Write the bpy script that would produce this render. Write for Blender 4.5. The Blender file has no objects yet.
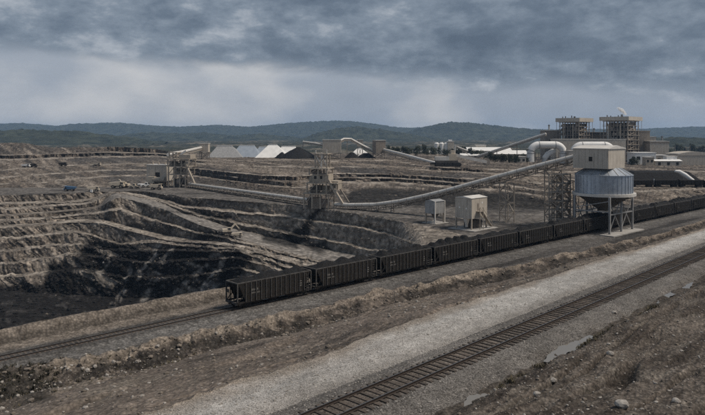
import bpy, bmesh, math, random
import numpy as np
from mathutils import Vector, Matrix
R = math.radians
random.seed(7)
sc = bpy.context.scene
COL = sc.collection

# ------------------------------------------------------------------ camera
F = 650.0; CX = 352.5; HZ = 135.0; CH = 26.0          # focal length (px of the 705 px photo), centre, horizon row, eye height
cam = bpy.data.cameras.new('camera'); camo = bpy.data.objects.new('camera', cam); COL.objects.link(camo)
camo.location = (0, 0, CH); camo.rotation_euler = (R(90), 0, 0)
cam.lens = 36.0 * F / 705.0; cam.sensor_width = 36.0; cam.shift_y = -72.5 / 705.0
cam.clip_start = 0.5; cam.clip_end = 40000
sc.camera = camo

# ------------------------------------------------------------------ world, sun, exposure
SUN_EL = R(56); SUN_DIR = Vector((math.cos(SUN_EL) * 0.990, -math.cos(SUN_EL) * 0.14, math.sin(SUN_EL)))
w = bpy.data.worlds.new('World'); sc.world = w; w.use_nodes = True
nt = w.node_tree; nt.nodes.clear()
def wn(t, **k):
    n = nt.nodes.new(t)
    for a, b in k.items(): setattr(n, a, b)
    return n
def wl(a, b): nt.links.new(a, b)
def wmath(op, a, b=None, c=None, clamp=False):
    n = wn('ShaderNodeMath', operation=op); n.use_clamp = clamp
    for i, v in enumerate((a, b, c)):
        if v is None: continue
        if hasattr(v, 'is_output'): wl(v, n.inputs[i])
        else: n.inputs[i].default_value = v
    return n.outputs[0]
def wramp(fac, stops):
    n = wn('ShaderNodeValToRGB'); wl(fac, n.inputs[0]); e = n.color_ramp.elements
    while len(e) < len(stops): e.new(0.5)
    for el, (p, c) in zip(e, stops): el.position = p; el.color = (*c, 1)
    return n.outputs[0]
tc = wn('ShaderNodeTexCoord'); sep = wn('ShaderNodeSeparateXYZ'); wl(tc.outputs['Generated'], sep.inputs[0])
sky = wn('ShaderNodeTexSky', sky_type='NISHITA'); sky.sun_disc = False
sky.sun_elevation = SUN_EL; sky.sun_rotation = math.atan2(SUN_DIR.x, SUN_DIR.y); sky.air_density = 1.5; sky.dust_density = 3
bg1 = wn('ShaderNodeBackground'); wl(sky.outputs[0], bg1.inputs[0]); bg1.inputs[1].default_value = 0.06
# an overcast deck: billows drawn out sideways, a thick dark bank above a paler veil towards the horizon
def wnoise(scale, detail, rough, dist=0.0, off=(0, 0, 0), stretch=(1, 1, 2.6)):
    mp = wn('ShaderNodeMapping'); wl(tc.outputs['Generated'], mp.inputs[0]); mp.inputs['Location'].default_value = off; mp.inputs['Scale'].default_value = stretch
    n = wn('ShaderNodeTexNoise'); wl(mp.outputs[0], n.inputs[0]); n.inputs['Scale'].default_value = scale
    n.inputs['Detail'].default_value = detail; n.inputs['Roughness'].default_value = rough; n.inputs['Distortion'].default_value = dist
    return n.outputs[0]
big = wnoise(3.0, 3, 0.5, 0.2, (3.1, 1.7, 0), (1, 1, 2.0))
mid = wnoise(4.6, 9, 0.58, 0.1, (1.3, 4.2, 0.4))
fine = wnoise(13.0, 9, 0.62, 0.1, (5.3, 0.2, 2.4), (1, 1, 1.9))
edge = wmath('MULTIPLY_ADD', sep.outputs[0], 0.06, sep.outputs[2])
edge = wmath('ADD', edge, wmath('MULTIPLY_ADD', mid, 0.10, -0.05))
edge = wmath('ADD', edge, wmath('MULTIPLY_ADD', fine, 0.035, -0.0175))
thick = wn('ShaderNodeMapRange'); wl(edge, thick.inputs[0]); thick.interpolation_type = 'SMOOTHSTEP'
thick.inputs[1].default_value = 0.078; thick.inputs[2].default_value = 0.108
bil = wmath('ADD', wmath('MULTIPLY', mid, 0.56), wmath('MULTIPLY', fine, 0.44))
deck = wramp(bil, [(0.38, (0.054, 0.073, 0.102)), (0.47, (0.080, 0.103, 0.136)), (0.55, (0.128, 0.155, 0.191)), (0.66, (0.285, 0.303, 0.33))])
veil = wramp(wmath('ADD', wmath('MULTIPLY', big, 0.88), wmath('MULTIPLY', fine, 0.12)), [(0.38, (0.150, 0.176, 0.212)), (0.50, (0.205, 0.228, 0.264)), (0.60, (0.335, 0.338, 0.345))])
mx = wn('ShaderNodeMix', data_type='RGBA'); wl(thick.outputs[0], mx.inputs[0]); wl(veil, mx.inputs[6]); wl(deck, mx.inputs[7])
bg2 = wn('ShaderNodeBackground'); wl(mx.outputs[2], bg2.inputs[0]); bg2.inputs[1].default_value = 0.79
ms = wn('ShaderNodeMixShader'); ms.inputs[0].default_value = 0.97; wl(bg1.outputs[0], ms.inputs[1]); wl(bg2.outputs[0], ms.inputs[2])
wo = wn('ShaderNodeOutputWorld'); wl(ms.outputs[0], wo.inputs[0])

sl = bpy.data.lights.new('sun', 'SUN'); sl.energy = 1.5; sl.angle = R(20); sl.color = (1.0, 0.90, 0.78)
so = bpy.data.objects.new('sun', sl); COL.objects.link(so); so.location = (200, -100, 300)
so.rotation_euler = SUN_DIR.to_track_quat('Z', 'Y').to_euler()
vs = sc.view_settings; vs.view_transform = 'Standard'; vs.look = 'None'; vs.exposure = 1.10; vs.gamma = 1.0; vs.use_curve_mapping = False
sc.render.engine = 'CYCLES'
cy = sc.cycles; cy.max_bounces = 6; cy.diffuse_bounces = 3; cy.glossy_bounces = 2; cy.transmission_bounces = 2; cy.volume_bounces = 2
cy.transparent_max_bounces = 8; cy.use_denoising = False; cy.denoiser = 'OPENIMAGEDENOISE'; cy.denoising_input_passes = 'RGB_ALBEDO_NORMAL'; cy.denoising_prefilter = 'ACCURATE'; sc.render.filter_size = 1.1; cy.caustics_reflective = False; cy.caustics_refractive = False

# ------------------------------------------------------------------ helpers
def G(x, y, z=0.0):
    """world point where the sight line of photo pixel (x, y) meets height z"""
    Y = (CH - z) * F / (y - HZ); return Vector(((x - CX) / F * Y, Y, z))
def P(x, y, Y): return Vector(((x - CX) / F * Y, Y, CH - (y - HZ) / F * Y))
def tag(o, label=None, cat=None, group=None, kind=None):
    if label: o['label'] = label
    if cat: o['category'] = cat
    if group: o['group'] = group
    if kind: o['kind'] = kind
    return o
def thing(name, loc, rz, label, cat, group=None):
    o = bpy.data.objects.new(name, None); COL.objects.link(o); o.empty_display_size = 1
    o.location = loc; o.rotation_euler = (0, 0, rz); return tag(o, label, cat, group)
class MB:
    """collects shapes, then links them as one mesh"""
    def __init__(s): s.v = []; s.f = []
    def add(s, vs, fs):
        b = len(s.v); s.v += [tuple(v) for v in vs]; s.f += [tuple(i + b for i in f) for f in fs]; return s
    def box(s, x0, x1, y0, y1, z0, z1):
        return s.add([(x0,y0,z0),(x1,y0,z0),(x1,y1,z0),(x0,y1,z0),(x0,y0,z1),(x1,y0,z1),(x1,y1,z1),(x0,y1,z1)],
                     [(0,3,2,1),(4,5,6,7),(0,1,5,4),(1,2,6,5),(2,3,7,6),(3,0,4,7)])
    def bar(s, a, b, wd, ht=None):
        a = Vector(a); b = Vector(b); ht = ht or wd; d = (b - a)
        if d.length < 1e-6: return s
        d.normalize(); up = Vector((0, 0, 1)) if abs(d.z) < 0.95 else Vector((1, 0, 0))
        sx = d.cross(up).normalized() * wd / 2; sz = sx.cross(d).normalized() * ht / 2
        vs = [p + i * sx + j * sz for p in (a, b) for i, j in ((-1,-1),(1,-1),(1,1),(-1,1))]
        return s.add(vs, [(0,1,2,3),(7,6,5,4),(0,4,5,1),(1,5,6,2),(2,6,7,3),(3,7,4,0)])
    def tube(s, pts, r, n=10, caps=True, half=False):
        pts = [Vector(p) for p in pts]; rr = r if isinstance(r, (list, tuple)) else [r] * len(pts); b = len(s.v)
        for i, p in enumerate(pts):
            t = (pts[min(i + 1, len(pts) - 1)] - pts[max(i - 1, 0)]).normalized()
            up = Vector((0, 0, 1)) if abs(t.z) < 0.95 else Vector((0, 1, 0))
            sx = t.cross(up).normalized(); sz = sx.cross(t).normalized()
            for k in range(n):
                a = (math.pi * k / (n - 1)) if half else 2 * math.pi * k / n
                s.v.append(tuple(p + rr[i] * (math.cos(a) * sx + math.sin(a) * sz)))
        m = len(pts)
        for i in range(m - 1):
            for k in range(n if not half else n):
                q = (k + 1) % n; s.f.append((b+i*n+k, b+i*n+q, b+(i+1)*n+q, b+(i+1)*n+k))
        if caps: s.f.append(tuple(b + k for k in range(n - 1, -1, -1))); s.f.append(tuple(b + (m-1)*n + k for k in range(n)))
        return s
    def lathe(s, c, prof, n=24, caps=True):
        b = len(s.v); c = Vector(c)
        for r, z in prof:
            for k in range(n):
                a = 2 * math.pi * k / n; s.v.append((c.x + r*math.cos(a), c.y + r*math.sin(a), c.z + z))
        for i in range(len(prof) - 1):
            for k in range(n):
                q = (k + 1) % n; s.f.append((b+i*n+k, b+i*n+q, b+(i+1)*n+q, b+(i+1)*n+k))
        if caps: s.f.append(tuple(b + k for k in range(n - 1, -1, -1))); s.f.append(tuple(b + (len(prof)-1)*n + k for k in range(n)))
        return s
    def prism(s, poly, y0, y1):                     # poly in x,z, pushed along y
        n = len(poly); vs = [(x, y0, z) for x, z in poly] + [(x, y1, z) for x, z in poly]
        return s.add(vs, [tuple(range(n)), tuple(range(2*n-1, n-1, -1))] + [(i, i+n, (i+1) % n + n, (i+1) % n) for i in range(n)])
    def mesh(s, name, mat, smooth=False):
        me = bpy.data.meshes.new(name); me.from_pydata(s.v, [], s.f); me.validate(); me.update()
        bm = bmesh.new(); bm.from_mesh(me); bmesh.ops.recalc_face_normals(bm, faces=bm.faces); bm.to_mesh(me); bm.free()
        if mat: me.materials.append(mat)
        if smooth:
            me.polygons.foreach_set('use_smooth', [True] * len(me.polygons))
            try: me.set_sharp_from_angle(angle=R(40))
            except Exception: pass
        return me
    def build(s, name, mat, parent=None, smooth=False):
        o = bpy.data.objects.new(name, s.mesh(name, mat, smooth)); COL.objects.link(o)
        if parent: o.parent = parent
        return o
def place(name, me, parent=None, loc=(0, 0, 0), rz=0.0, scale=None):
    o = bpy.data.objects.new(name, me); COL.objects.link(o); o.parent = parent; o.location = loc; o.rotation_euler = (0, 0, rz)
    if scale: o.scale = scale
    return o
def copy_tree(o, parent=None):
    c = o.copy(); COL.objects.link(c); c.parent = parent
    for ch in list(o.children): copy_tree(ch, c)
    return c
bx = lambda *a: MB().box(*a)

# ------------------------------------------------------------------ materials
def material(name, c1, c2=None, scale=1.0, rough=0.9, bump=0.0, bscale=None, metal=0.0, attr=None, stretch=(1,1,1), spec=0.3, streak=0.0, dark=None, coord='Object', seams=0.0, vary=0.0):
    """base colour mottled between c1 and c2; optional rain streaks, dirt and relief"""
    m = bpy.data.materials.new(name); m.use_nodes = True; t = m.node_tree; N = t.nodes; L = t.links
    b = N['Principled BSDF']; b.inputs['Roughness'].default_value = rough; b.inputs['Metallic'].default_value = metal
    b.inputs['Specular IOR Level'].default_value = spec
    co = N.new('ShaderNodeTexCoord'); mp = N.new('ShaderNodeMapping'); L.new(co.outputs[coord], mp.inputs[0]); mp.inputs['Scale'].default_value = stretch
    def noise(sc_, det=6, ro=0.6, src=mp):
        n = N.new('ShaderNodeTexNoise'); L.new(src.outputs[0], n.inputs[0]); n.inputs['Scale'].default_value = sc_
        n.inputs['Detail'].default_value = det; n.inputs['Roughness'].default_value = ro; return n
    def mix(f, a, bb, mode='MIX'):
        x = N.new('ShaderNodeMix'); x.data_type = 'RGBA'; x.blend_type = mode
        for i, v in ((0, f), (6, a), (7, bb)):
            if hasattr(v, 'is_output'): L.new(v, x.inputs[i])
            elif i == 0: x.inputs[0].default_value = v
            else: x.inputs[i].default_value = (*v, 1)
        return x.outputs[2]
    def rng(v, a, bb, c=0, d=1):
        x = N.new('ShaderNodeMapRange'); L.new(v, x.inputs[0])
        for i, q in enumerate((a, bb, c, d)): x.inputs[i+1].default_value = q
        return x.outputs[0]
    n1 = noise(scale); c2 = c2 or tuple(v * 0.8 for v in c1)
    col = mix(rng(n1.outputs[0], 0.35, 0.65), c1, c2)
    if streak:
        ms_ = N.new('ShaderNodeMapping'); L.new(co.outputs[coord], ms_.inputs[0]); ms_.inputs['Scale'].default_value = (1.6, 1.6, 0.12)
        ns = noise(1.5, 4, 0.6, ms_); col = mix(rng(ns.outputs[0], 0.52, 0.72, 0, streak), col, dark or tuple(v * 0.45 for v in c1))
    if seams:
        sp_ = N.new('ShaderNodeSeparateXYZ'); L.new(co.outputs[coord], sp_.inputs[0]); ad = N.new('ShaderNodeMath'); ad.operation = 'ADD'; L.new(sp_.outputs[0], ad.inputs[0]); L.new(sp_.outputs[1], ad.inputs[1])
        fr = N.new('ShaderNodeMath'); fr.operation = 'PINGPONG'; L.new(ad.outputs[0], fr.inputs[0]); fr.inputs[1].default_value = seams
        col = mix(rng(fr.outputs[0], 0.0, 0.09, 0.45, 0), col, tuple(v * 0.4 for v in c1))
    if vary:
        oi = N.new('ShaderNodeObjectInfo'); col = mix(1.0, col, mix(oi.outputs['Random'], (1 - vary, 1 - vary, 1 - vary), (1 + vary * 1.3, 1 + vary, 1 + vary * 0.8)), 'MULTIPLY')
    L.new(col, b.inputs['Base Color'])
    if bump:
        nb = noise(bscale or scale * 6, 8, 0.65); bp = N.new('ShaderNodeBump'); bp.inputs['Strength'].default_value = 1.0
        bp.inputs['Distance'].default_value = bump; L.new(nb.outputs[0], bp.inputs['Height']); L.new(bp.outputs[0], b.inputs['Normal'])
    m['x'] = 0; del m['x']
    return m
def ground_material(name, stone=0.0, stone_scale=6.0, bump=0.15, contrast=0.5, fine=1.6, stone2=None):
    """earth coloured by the mesh's own colour layer, with mottling, stones and relief in metres"""
    m = bpy.data.materials.new(name); m.use_nodes = True; t = m.node_tree; N = t.nodes; L = t.links
    b = N['Principled BSDF']; b.inputs['Roughness'].default_value = 0.95; b.inputs['Specular IOR Level'].default_value = 0.12
    geo = N.new('ShaderNodeNewGeometry'); at = N.new('ShaderNodeVertexColor'); at.layer_name = 'earth'
    def noise(s_, d=8, ro=0.65, str_=None):
        n = N.new('ShaderNodeTexNoise'); n.inputs['Scale'].default_value = s_; n.inputs['Detail'].default_value = d; n.inputs['Roughness'].default_value = ro
        if str_:
            mp = N.new('ShaderNodeMapping'); L.new(geo.outputs['Position'], mp.inputs[0]); mp.inputs['Scale'].default_value = str_; L.new(mp.outputs[0], n.inputs[0])
        else: L.new(geo.outputs['Position'], n.inputs[0])
        return n.outputs[0]
    def mr(v, a, bb, c, d):
        x = N.new('ShaderNodeMapRange'); L.new(v, x.inputs[0])
        for i, q in enumerate((a, bb, c, d)): x.inputs[i+1].default_value = q
        return x.outputs[0]
    def mul(a, bb, op='MULTIPLY'):
        x = N.new('ShaderNodeMath'); x.operation = op
        for i, v in enumerate((a, bb)):
            if hasattr(v, 'is_output'): L.new(v, x.inputs[i])
            else: x.inputs[i].default_value = v
        return x.outputs[0]
    n1 = noise(fine); n2 = noise(0.13, 5)
    f = mul(mr(n1, 0.3, 0.7, 1 - contrast, 1 + contrast), mr(n2, 0.3, 0.7, 0.82, 1.18))
    vm = N.new('ShaderNodeVectorMath'); vm.operation = 'SCALE'; L.new(at.outputs[0], vm.inputs[0]); L.new(f, vm.inputs[3]); col = vm.outputs[0]
    h = mul(n1, 1.0)
    if stone:
        vo = N.new('ShaderNodeTexVoronoi'); vo.inputs['Scale'].default_value = stone_scale; L.new(geo.outputs['Position'], vo.inputs[0])
        sp = N.new('ShaderNodeSeparateColor'); L.new(vo.outputs['Color'], sp.inputs[0])
        g = mul(mr(sp.outputs[0], 0, 1, 1 - stone, 1 + stone), mr(vo.outputs['Distance'], 0.15, 0.75, 1.12, 0.6))
        v2 = N.new('ShaderNodeVectorMath'); v2.operation = 'SCALE'; L.new(col, v2.inputs[0]); L.new(g, v2.inputs[3]); col = v2.outputs[0]
        h = mul(h, mul(vo.outputs['Distance'], -0.6), 'ADD')
    L.new(col, b.inputs['Base Color'])
    bp = N.new('ShaderNodeBump'); bp.inputs['Distance'].default_value = bump; bp.inputs['Strength'].default_value = 1.0
    L.new(h, bp.inputs['Height']); L.new(bp.outputs[0], b.inputs['Normal'])
    return m
M = {}
M['bank'] = ground_material('clodded_earth', 0.25, 5.0, 0.12, 0.55, 2.5)
M['gravel'] = ground_material('loose_gravel', 0.4, 15.0, 0.05, 0.25, 0.9)
M['ballast'] = ground_material('track_ballast', 0.55, 13.0, 0.06, 0.3, 0.8)
M['earth'] = ground_material('brown_earth', 0.2, 3.0, 0.18, 0.5, 1.1)
M['rock'] = ground_material('pit_rock', 0.15, 0.7, 0.6, 0.55, 0.45)
M['plain'] = ground_material('plain_earth', 0.0, 1.0, 0.3, 0.4, 0.2)
M['rust'] = material('rusty_rail_side', (0.050, 0.038, 0.031), (0.034, 0.027, 0.023), 3, 0.8)
M['tie'] = material('weathered_timber', (0.098, 0.086, 0.075), (0.050, 0.044, 0.039), 2.5, 0.95, 0.01, 9, stretch=(0.6, 5, 5), vary=0.3)
M['steel'] = material('worn_rail_top', (0.34, 0.32, 0.30), (0.26, 0.24, 0.22), 5, 0.35, metal=0.9)
M['car'] = material('soot_black_steel', (0.026, 0.0245, 0.023), (0.014, 0.0135, 0.013), 1.2, 0.8, 0.004, 8, streak=0.5, dark=(0.040, 0.037, 0.034), spec=0.15, vary=0.35)
M['car_edge'] = material('dusty_top_steel', (0.108, 0.102, 0.096), (0.050, 0.048, 0.046), 1.5, 0.85, spec=0.15)
M['bogie'] = material('greasy_iron', (0.020, 0.019, 0.018), (0.030, 0.026, 0.023), 3, 0.7)
M['coal'] = material('coal', (0.009, 0.009, 0.0095), (0.019, 0.019, 0.020), 3.5, 0.8, 0.16, 5.5, spec=0.2)
M['mark'] = material('faded_white_lettering', (0.24, 0.23, 0.215), (0.08, 0.076, 0.072), 6, 0.8)
M['cream'] = material('cream_painted_steel', (0.43, 0.375, 0.305), (0.35, 0.305, 0.25), 0.7, 0.7, streak=0.7, dark=(0.15, 0.125, 0.10), seams=0.9)
M['cream2'] = material('pale_cladding', (0.52, 0.47, 0.40), (0.44, 0.395, 0.335), 0.35, 0.7, streak=0.7, dark=(0.20, 0.175, 0.15), seams=0.9)
M['grey'] = material('galvanised_steel', (0.36, 0.36, 0.355), (0.25, 0.25, 0.25), 0.9, 0.55, metal=0.15, streak=0.7, dark=(0.14, 0.125, 0.11))
M['drum'] = material('blue_grey_metal_sheet', (0.40, 0.44, 0.49), (0.31, 0.345, 0.39), 0.8, 0.38, metal=0.55, streak=0.45, dark=(0.16, 0.155, 0.15))
M['cover'] = material('weathered_aluminium_cover', (0.70, 0.67, 0.62), (0.56, 0.53, 0.485), 0.5, 0.5, metal=0.1, streak=0.3, dark=(0.22, 0.20, 0.18))
M['frame'] = material('painted_structural_steel', (0.36, 0.315, 0.265), (0.25, 0.22, 0.185), 0.8, 0.75)
M['dframe'] = material('dark_structural_steel', (0.120, 0.108, 0.095), (0.075, 0.068, 0.062), 0.8, 0.8)
M['white'] = material('white_sheeting', (0.80, 0.79, 0.765), (0.68, 0.67, 0.65), 0.3, 0.6, streak=0.25, dark=(0.32, 0.31, 0.29))
M['bluegrey'] = material('blue_grey_sheeting', (0.30, 0.34, 0.39), (0.24, 0.275, 0.32), 0.3, 0.55, streak=0.3)
M['concrete'] = material('concrete', (0.40, 0.385, 0.36), (0.29, 0.275, 0.255), 0.8, 0.9, 0.02, 6)
M['brownclad'] = material('brown_grey_cladding', (0.28, 0.243, 0.203), (0.22, 0.19, 0.162), 0.4, 0.75, streak=0.3, seams=0.9)
M['dark'] = material('dark_opening', (0.030, 0.028, 0.026), (0.018, 0.017, 0.016), 1, 0.8)
M['glass'] = material('dusty_glass', (0.05, 0.055, 0.06), (0.035, 0.04, 0.045), 1, 0.2, spec=0.5)
M['yellow'] = material('dusty_ochre_paint', (0.42, 0.315, 0.19), (0.33, 0.255, 0.165), 1.2, 0.65, streak=0.4)
M['sand'] = material('dusty_cream_paint', (0.60, 0.52, 0.41), (0.50, 0.43, 0.34), 1.2, 0.65, streak=0.4)
M['blue'] = material('blue_paint', (0.070, 0.145, 0.250), (0.060, 0.115, 0.195), 1.2, 0.55)
M['tyre'] = material('dusty_rubber', (0.045, 0.042, 0.040), (0.03, 0.028, 0.027), 2, 0.9)
M['stone'] = material('pale_stone', (0.40, 0.375, 0.34), (0.22, 0.20, 0.18), 3, 0.95, 0.02, 9)
M['stone2'] = material('brown_stone', (0.20, 0.17, 0.14), (0.11, 0.095, 0.08), 2, 0.95, 0.03, 7)
M['leaf'] = material('dark_foliage', (0.050, 0.058, 0.036), (0.030, 0.037, 0.024), 0.6, 0.85)
M['scrub'] = material('dry_scrub', (0.150, 0.128, 0.085), (0.080, 0.070, 0.048), 2, 0.95)
M['dead'] = material('dark_dead_scrub', (0.055, 0.050, 0.036), (0.025, 0.024, 0.018), 2, 0.95)
M['bark'] = material('bark', (0.07, 0.055, 0.042), None, 2, 0.95)
M['forest'] = material('wooded_hillside', (0.010, 0.018, 0.016), (0.058, 0.068, 0.048), 0.022, 0.95, 9.0, 0.06, coord='Object')

# ------------------------------------------------------------------ numpy noise
def _h(i, j, s):
    n = (i.astype(np.int64) * 374761393 + j.astype(np.int64) * 668265263 + s * 1274126177) & 0xffffffff
    n = ((n ^ (n >> 13)) * 1274126177) & 0xffffffff
    return ((n ^ (n >> 16)) & 0xffff) / 65535.0
def vn(x, y, s=0):
    xi = np.floor(x); yi = np.floor(y); fx = x - xi; fy = y - yi; fx = fx*fx*fx*(fx*(fx*6-15)+10); fy = fy*fy*fy*(fy*(fy*6-15)+10)
    a = _h(xi, yi, s); b = _h(xi+1, yi, s); c = _h(xi, yi+1, s); d = _h(xi+1, yi+1, s)
    return (a + (b-a)*fx + (c-a)*fy + (a-b-c+d)*fx*fy) * 2 - 1
def fbm(x, y, s=0, o=4, g=0.5):
    t = 0; a = 1; n = 0
    for k in range(o): t = t + a * vn(x, y, s + k*17); n += a; a *= g; x = x*2.03 + 13.7; y = y*2.03 - 7.1
    return t / n
def ridge(x, y, s=0, o=4, g=0.55):
    t = 0; a = 1; n = 0
    for k in range(o): t = t + a * (1 - np.abs(vn(x, y, s + k*17))); n += a; a *= g; x = x*2.1 + 3.3; y = y*2.1 - 9.1
    return t / n
def smooth(a, b, v):
    t = np.clip((v - a) / (b - a), 0, 1); return t*t*(3 - 2*t)

# ------------------------------------------------------------------ the two railway lines (plan)
NT0 = np.array((-0.5, 35.7)); NTD = np.array((0.692, 0.722)); NTN = np.array((0.722, -0.692))          # near track
TT0 = np.array((-18.1, 97.7)); TTD = np.array((0.728, 0.686)); TTN = np.array((0.686, -0.728))        # coal train's track
TT_ANG = math.atan2(TTD[1], TTD[0]); NT_ANG = math.atan2(NTD[1], NTD[0])
COLX = np.arange(-90.0, 775.0, 0.8); RR = (COLX - CX) / F; NC = len(COLX)
def off_line(p0, d, n, off):
    q = p0 + n * off; k = d[0] / d[1]; return (k * q[1] - q[0]) / (k - RR)
near = lambda off: off_line(NT0, NTD, NTN, off)
rail = lambda off: off_line(TT0, TTD, TTN, off)
TY = rail(0)
ledges = []; roads = []
lines = []                                   # (Y array, z array, rows to the next line, region)
def line(Y, z, rows, reg):
    Y = np.broadcast_to(np.asarray(Y, float), (NC,)).copy(); z = np.broadcast_to(np.asarray(z, float), (NC,)).copy(); lines.append([Y, z, rows, reg])
def keys(ks):
    """(x, y, z) -> depth from the row and height; (x, None, z, Y) -> depth given"""
    xs = [k[0] for k in ks]; zs = [k[2] for k in ks]
    Ys = [(CH - k[2]) * F / (k[1] - HZ) if k[1] is not None else k[3] for k in ks]
    def soft(a, n=31):
        k_ = np.hanning(n + 2)[1:-1]; k_ /= k_.sum(); return np.convolve(np.pad(a, n//2, mode='edge'), k_, 'valid')
    return soft(np.interp(COLX, xs, Ys)), soft(np.interp(COLX, xs, zs))
def kz(pts, z): return keys([(x, y, z) for x, y in pts])

# foreground: earth bank, ditch, near track bed, gravel strip, brown slope, bank edge, rail yard
line(9.0, 14.6, 10, 'bank')
line(np.minimum(22.0, near(8)), 13.1, 120, 'bank')
line(near(5.2), 11.15, 16, 'bank')
line(near(4.1), 10.5, 8, 'bank')
line(near(3.4), 10.5, 8, 'ballast')
line(near(2.5), 10.78, 6, 'ballast')
line(near(1.65), 11.0, 12, 'ballast')
line(near(-1.65), 11.0, 6, 'ballast')
line(near(-2.7), 10.82, 45, 'gravel')
gY, gz = kz([(-90, 512), (7, 470), (160, 410), (200, 395), (250, 377), (290, 367), (341, 349), (365, 337), (398, 326), (450, 308), (496, 293.5), (560, 274), (599, 259.5), (651, 246), (697, 231), (775, 207)], 10.9)
gY = gY * (1 + 0.008 * fbm(COLX / 9, COLX * 0, 5)); line(gY, gz, 10, 'earth')
line(gY + 2.6, 10.1, 80, 'earth')
fY, fz = kz([(-90, 424), (7, 402), (50, 389), (100, 378), (160, 365), (220, 349), (295, 333), (347, 319), (365, 314), (437, 294), (494, 284), (536, 277), (579, 262.5), (600, 257), (650, 245), (697, 230), (775, 205)], -0.6)
cY, cz = kz([(-90, 392), (7, 372), (50, 364), (102, 355), (151, 344), (214, 329.5), (256, 321), (292, 313), (329, 306.5), (353, 297), (380, 290), (423, 285), (448, 278), (500, 268.5), (517, 265), (556, 255), (590, 249.5), (620, 241), (663, 234), (697, 222), (775, 202)], 1.0)
cY = cY * (1 + 0.010 * fbm(COLX / 14, COLX * 0, 9))
fY = np.maximum(np.minimum(fY, cY - 0.8), gY + 3.2)
line(fY, fz, 34, 'earth')
hump = 0.55 * fbm(COLX / 11, COLX * 0, 3, 5)
line(cY, cz + hump, 5, 'earth'); line(cY + 1.2, cz - 0.1 + hump, 6, 'earth'); line(np.minimum(cY + 3.0, rail(3.2)), -0.35, 34, 'yard')
line(rail(2.8), -0.42, 4, 'yard'); line(rail(1.75), -0.16, 6, 'yard'); line(rail(-1.75), -0.16, 4, 'yard'); line(rail(-2.8), -0.42, 8, 'yard')
pitw = 1 - smooth(392, 434, COLX)
rim = np.interp(COLX, [225, 270], [1.0, 0.1])
line(rail(-6.3), -0.32, 10, 'yard')
line(rail(-7.6) + 0.3 * fbm(COLX / 6, COLX * 0, 21), -0.3 + 1.55 * rim + 0.25 * hump, 5, 'yard')
line(rail(-9.0), -0.3 + 1.2 * rim, 8, 'pit')
npit = len(lines)
line(rail(-30), np.interp(COLX, [240, 300, 390], [-24, -20, -12]), 64, 'pit')
k = lambda ks, rows, reg='pit': line(*keys(ks), rows, reg)
k([(-90, None, -24, 200), (7, 290, -24), (100, 296, -24), (200, 300, -24), (240, 292, -23), (300, None, -20, 170), (390, None, -12, 172)], 16)
def bench(ks, rows_flat, rows_face, wpx=1.8):
    Y, z = keys(ks); Y = Y * (1 + 0.006 * fbm(COLX / 10, COLX * 0, len(lines)) + 0.009 * fbm(COLX / 4, COLX * 0, len(lines) + 5, 4))
    ledges.append(len(lines)); line(Y, z, rows_flat, 'pit'); v = (CH - z) * F / Y; line(Y * (1 + wpx / v), z + 0.15, rows_face, 'pit')
bench([(-90, 284, -20), (7, 277, -20), (48, 272, -20), (80, 268, -19), (120, 278, -19.5), (200, 276, -18), (240, 268, -15.5), (300, None, -15, 174), (390, None, -11, 174)], 4, 14)
bench([(-90, 271, -17), (7, 263.6, -17), (48, 258.4, -17), (74, 253, -16), (90, 257, -16), (150, 263, -15), (240, 258, -12.5), (300, None, -13, 176), (390, None, -10, 175)], 4, 14)
bench([(-90, 257, -14), (7, 251, -14), (56, 245, -14), (80, 244.5, -13.5), (100, 250, -13.5), (150, 251, -12.5), (240, 252, -11.2), (300, None, -11.5, 177), (390, None, -9.5, 175.5)], 4, 14)
bench([(-90, 245, -11.5), (7, 239, -11.5), (48, 234.5, -11.5), (73.5, 231, -11.5), (90.6, 236, -11.5), (121, 245.5, -11), (150, 242, -10.5), (200, 248, -10.2), (240, 249, -10), (300, None, -10, 178), (390, None, -8.5, 176)], 4, 14)
# the broad road bench, then the haul road that climbs out to the truck yard (left of it a plain bench)
ledges.append(len(lines))
k([(-90, 232, -9), (7, 227, -9), (48, 224, -9), (77, 222.5, -9), (101, 222.5, -9), (125, 230, -9), (149, 236, -9), (166, 240.5, -9), (200, 243, -9), (235, 246, -9), (262, 252, -9), (272, 257, -9.2), (300, 262, -9.3), (330, None, -9.5, 175), (390, None, -8, 176.5)], 5)
k([(-90, 229, -8.9), (7, 224.5, -8.8), (77, 219.5, -8.8), (101, 219, -8.8), (125, 225, -8.8), (149, 231, -8.8), (166, 236, -8.8), (200, 240, -8.9), (235, 243.4, -8.9), (262, 249.5, -8.9), (300, 260.5, -9.3), (330, None, -9.5, 178), (390, None, -8, 177.5)], 12)
bench([(-90, 223, -7.4), (7, 220.5, -7.4), (77, 216, -7.4), (97, 214, -7.2), (117, 209, -4.5), (149, 219, -5.5), (166, 224, -6), (183, 229, -6.6), (200, 233.5, -7), (217, 236, -7.6), (235, 241, -8.5), (264, 248, -9), (302, 258.7, -9.4), (330, None, -9.5, 179), (390, None, -8.2, 178)], 4, 12)
roads.append(len(lines))
k([(-90, 218, -6), (7, 215.7, -6), (56, 212, -6), (97, 209, -5.5), (117, 196.5, -0.4), (149, 204.5, -2), (166, 209.7, -3), (183, 218, -4), (200, 225, -5), (217, 230, -6.2), (235, 238, -8), (264, 246.5, -9), (302, 257, -9.5), (330, 262, -9.5), (390, None, -8.5, 178.5)], 7)
k([(-90, 216, -6), (7, 213.8, -6), (56, 210.2, -6), (97, 207, -5.5), (114, 191.8, -0.2), (150, 199, -2), (166, 204.5, -3), (183, 213, -4), (200, 217.4, -5), (217, 223, -6), (225, 226, -6.6), (264, 236, -9), (293, 243, -9.4), (317, 247.5, -9.5), (345, 253, -9.5), (390, None, -8.6, 180)], 10)
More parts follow.
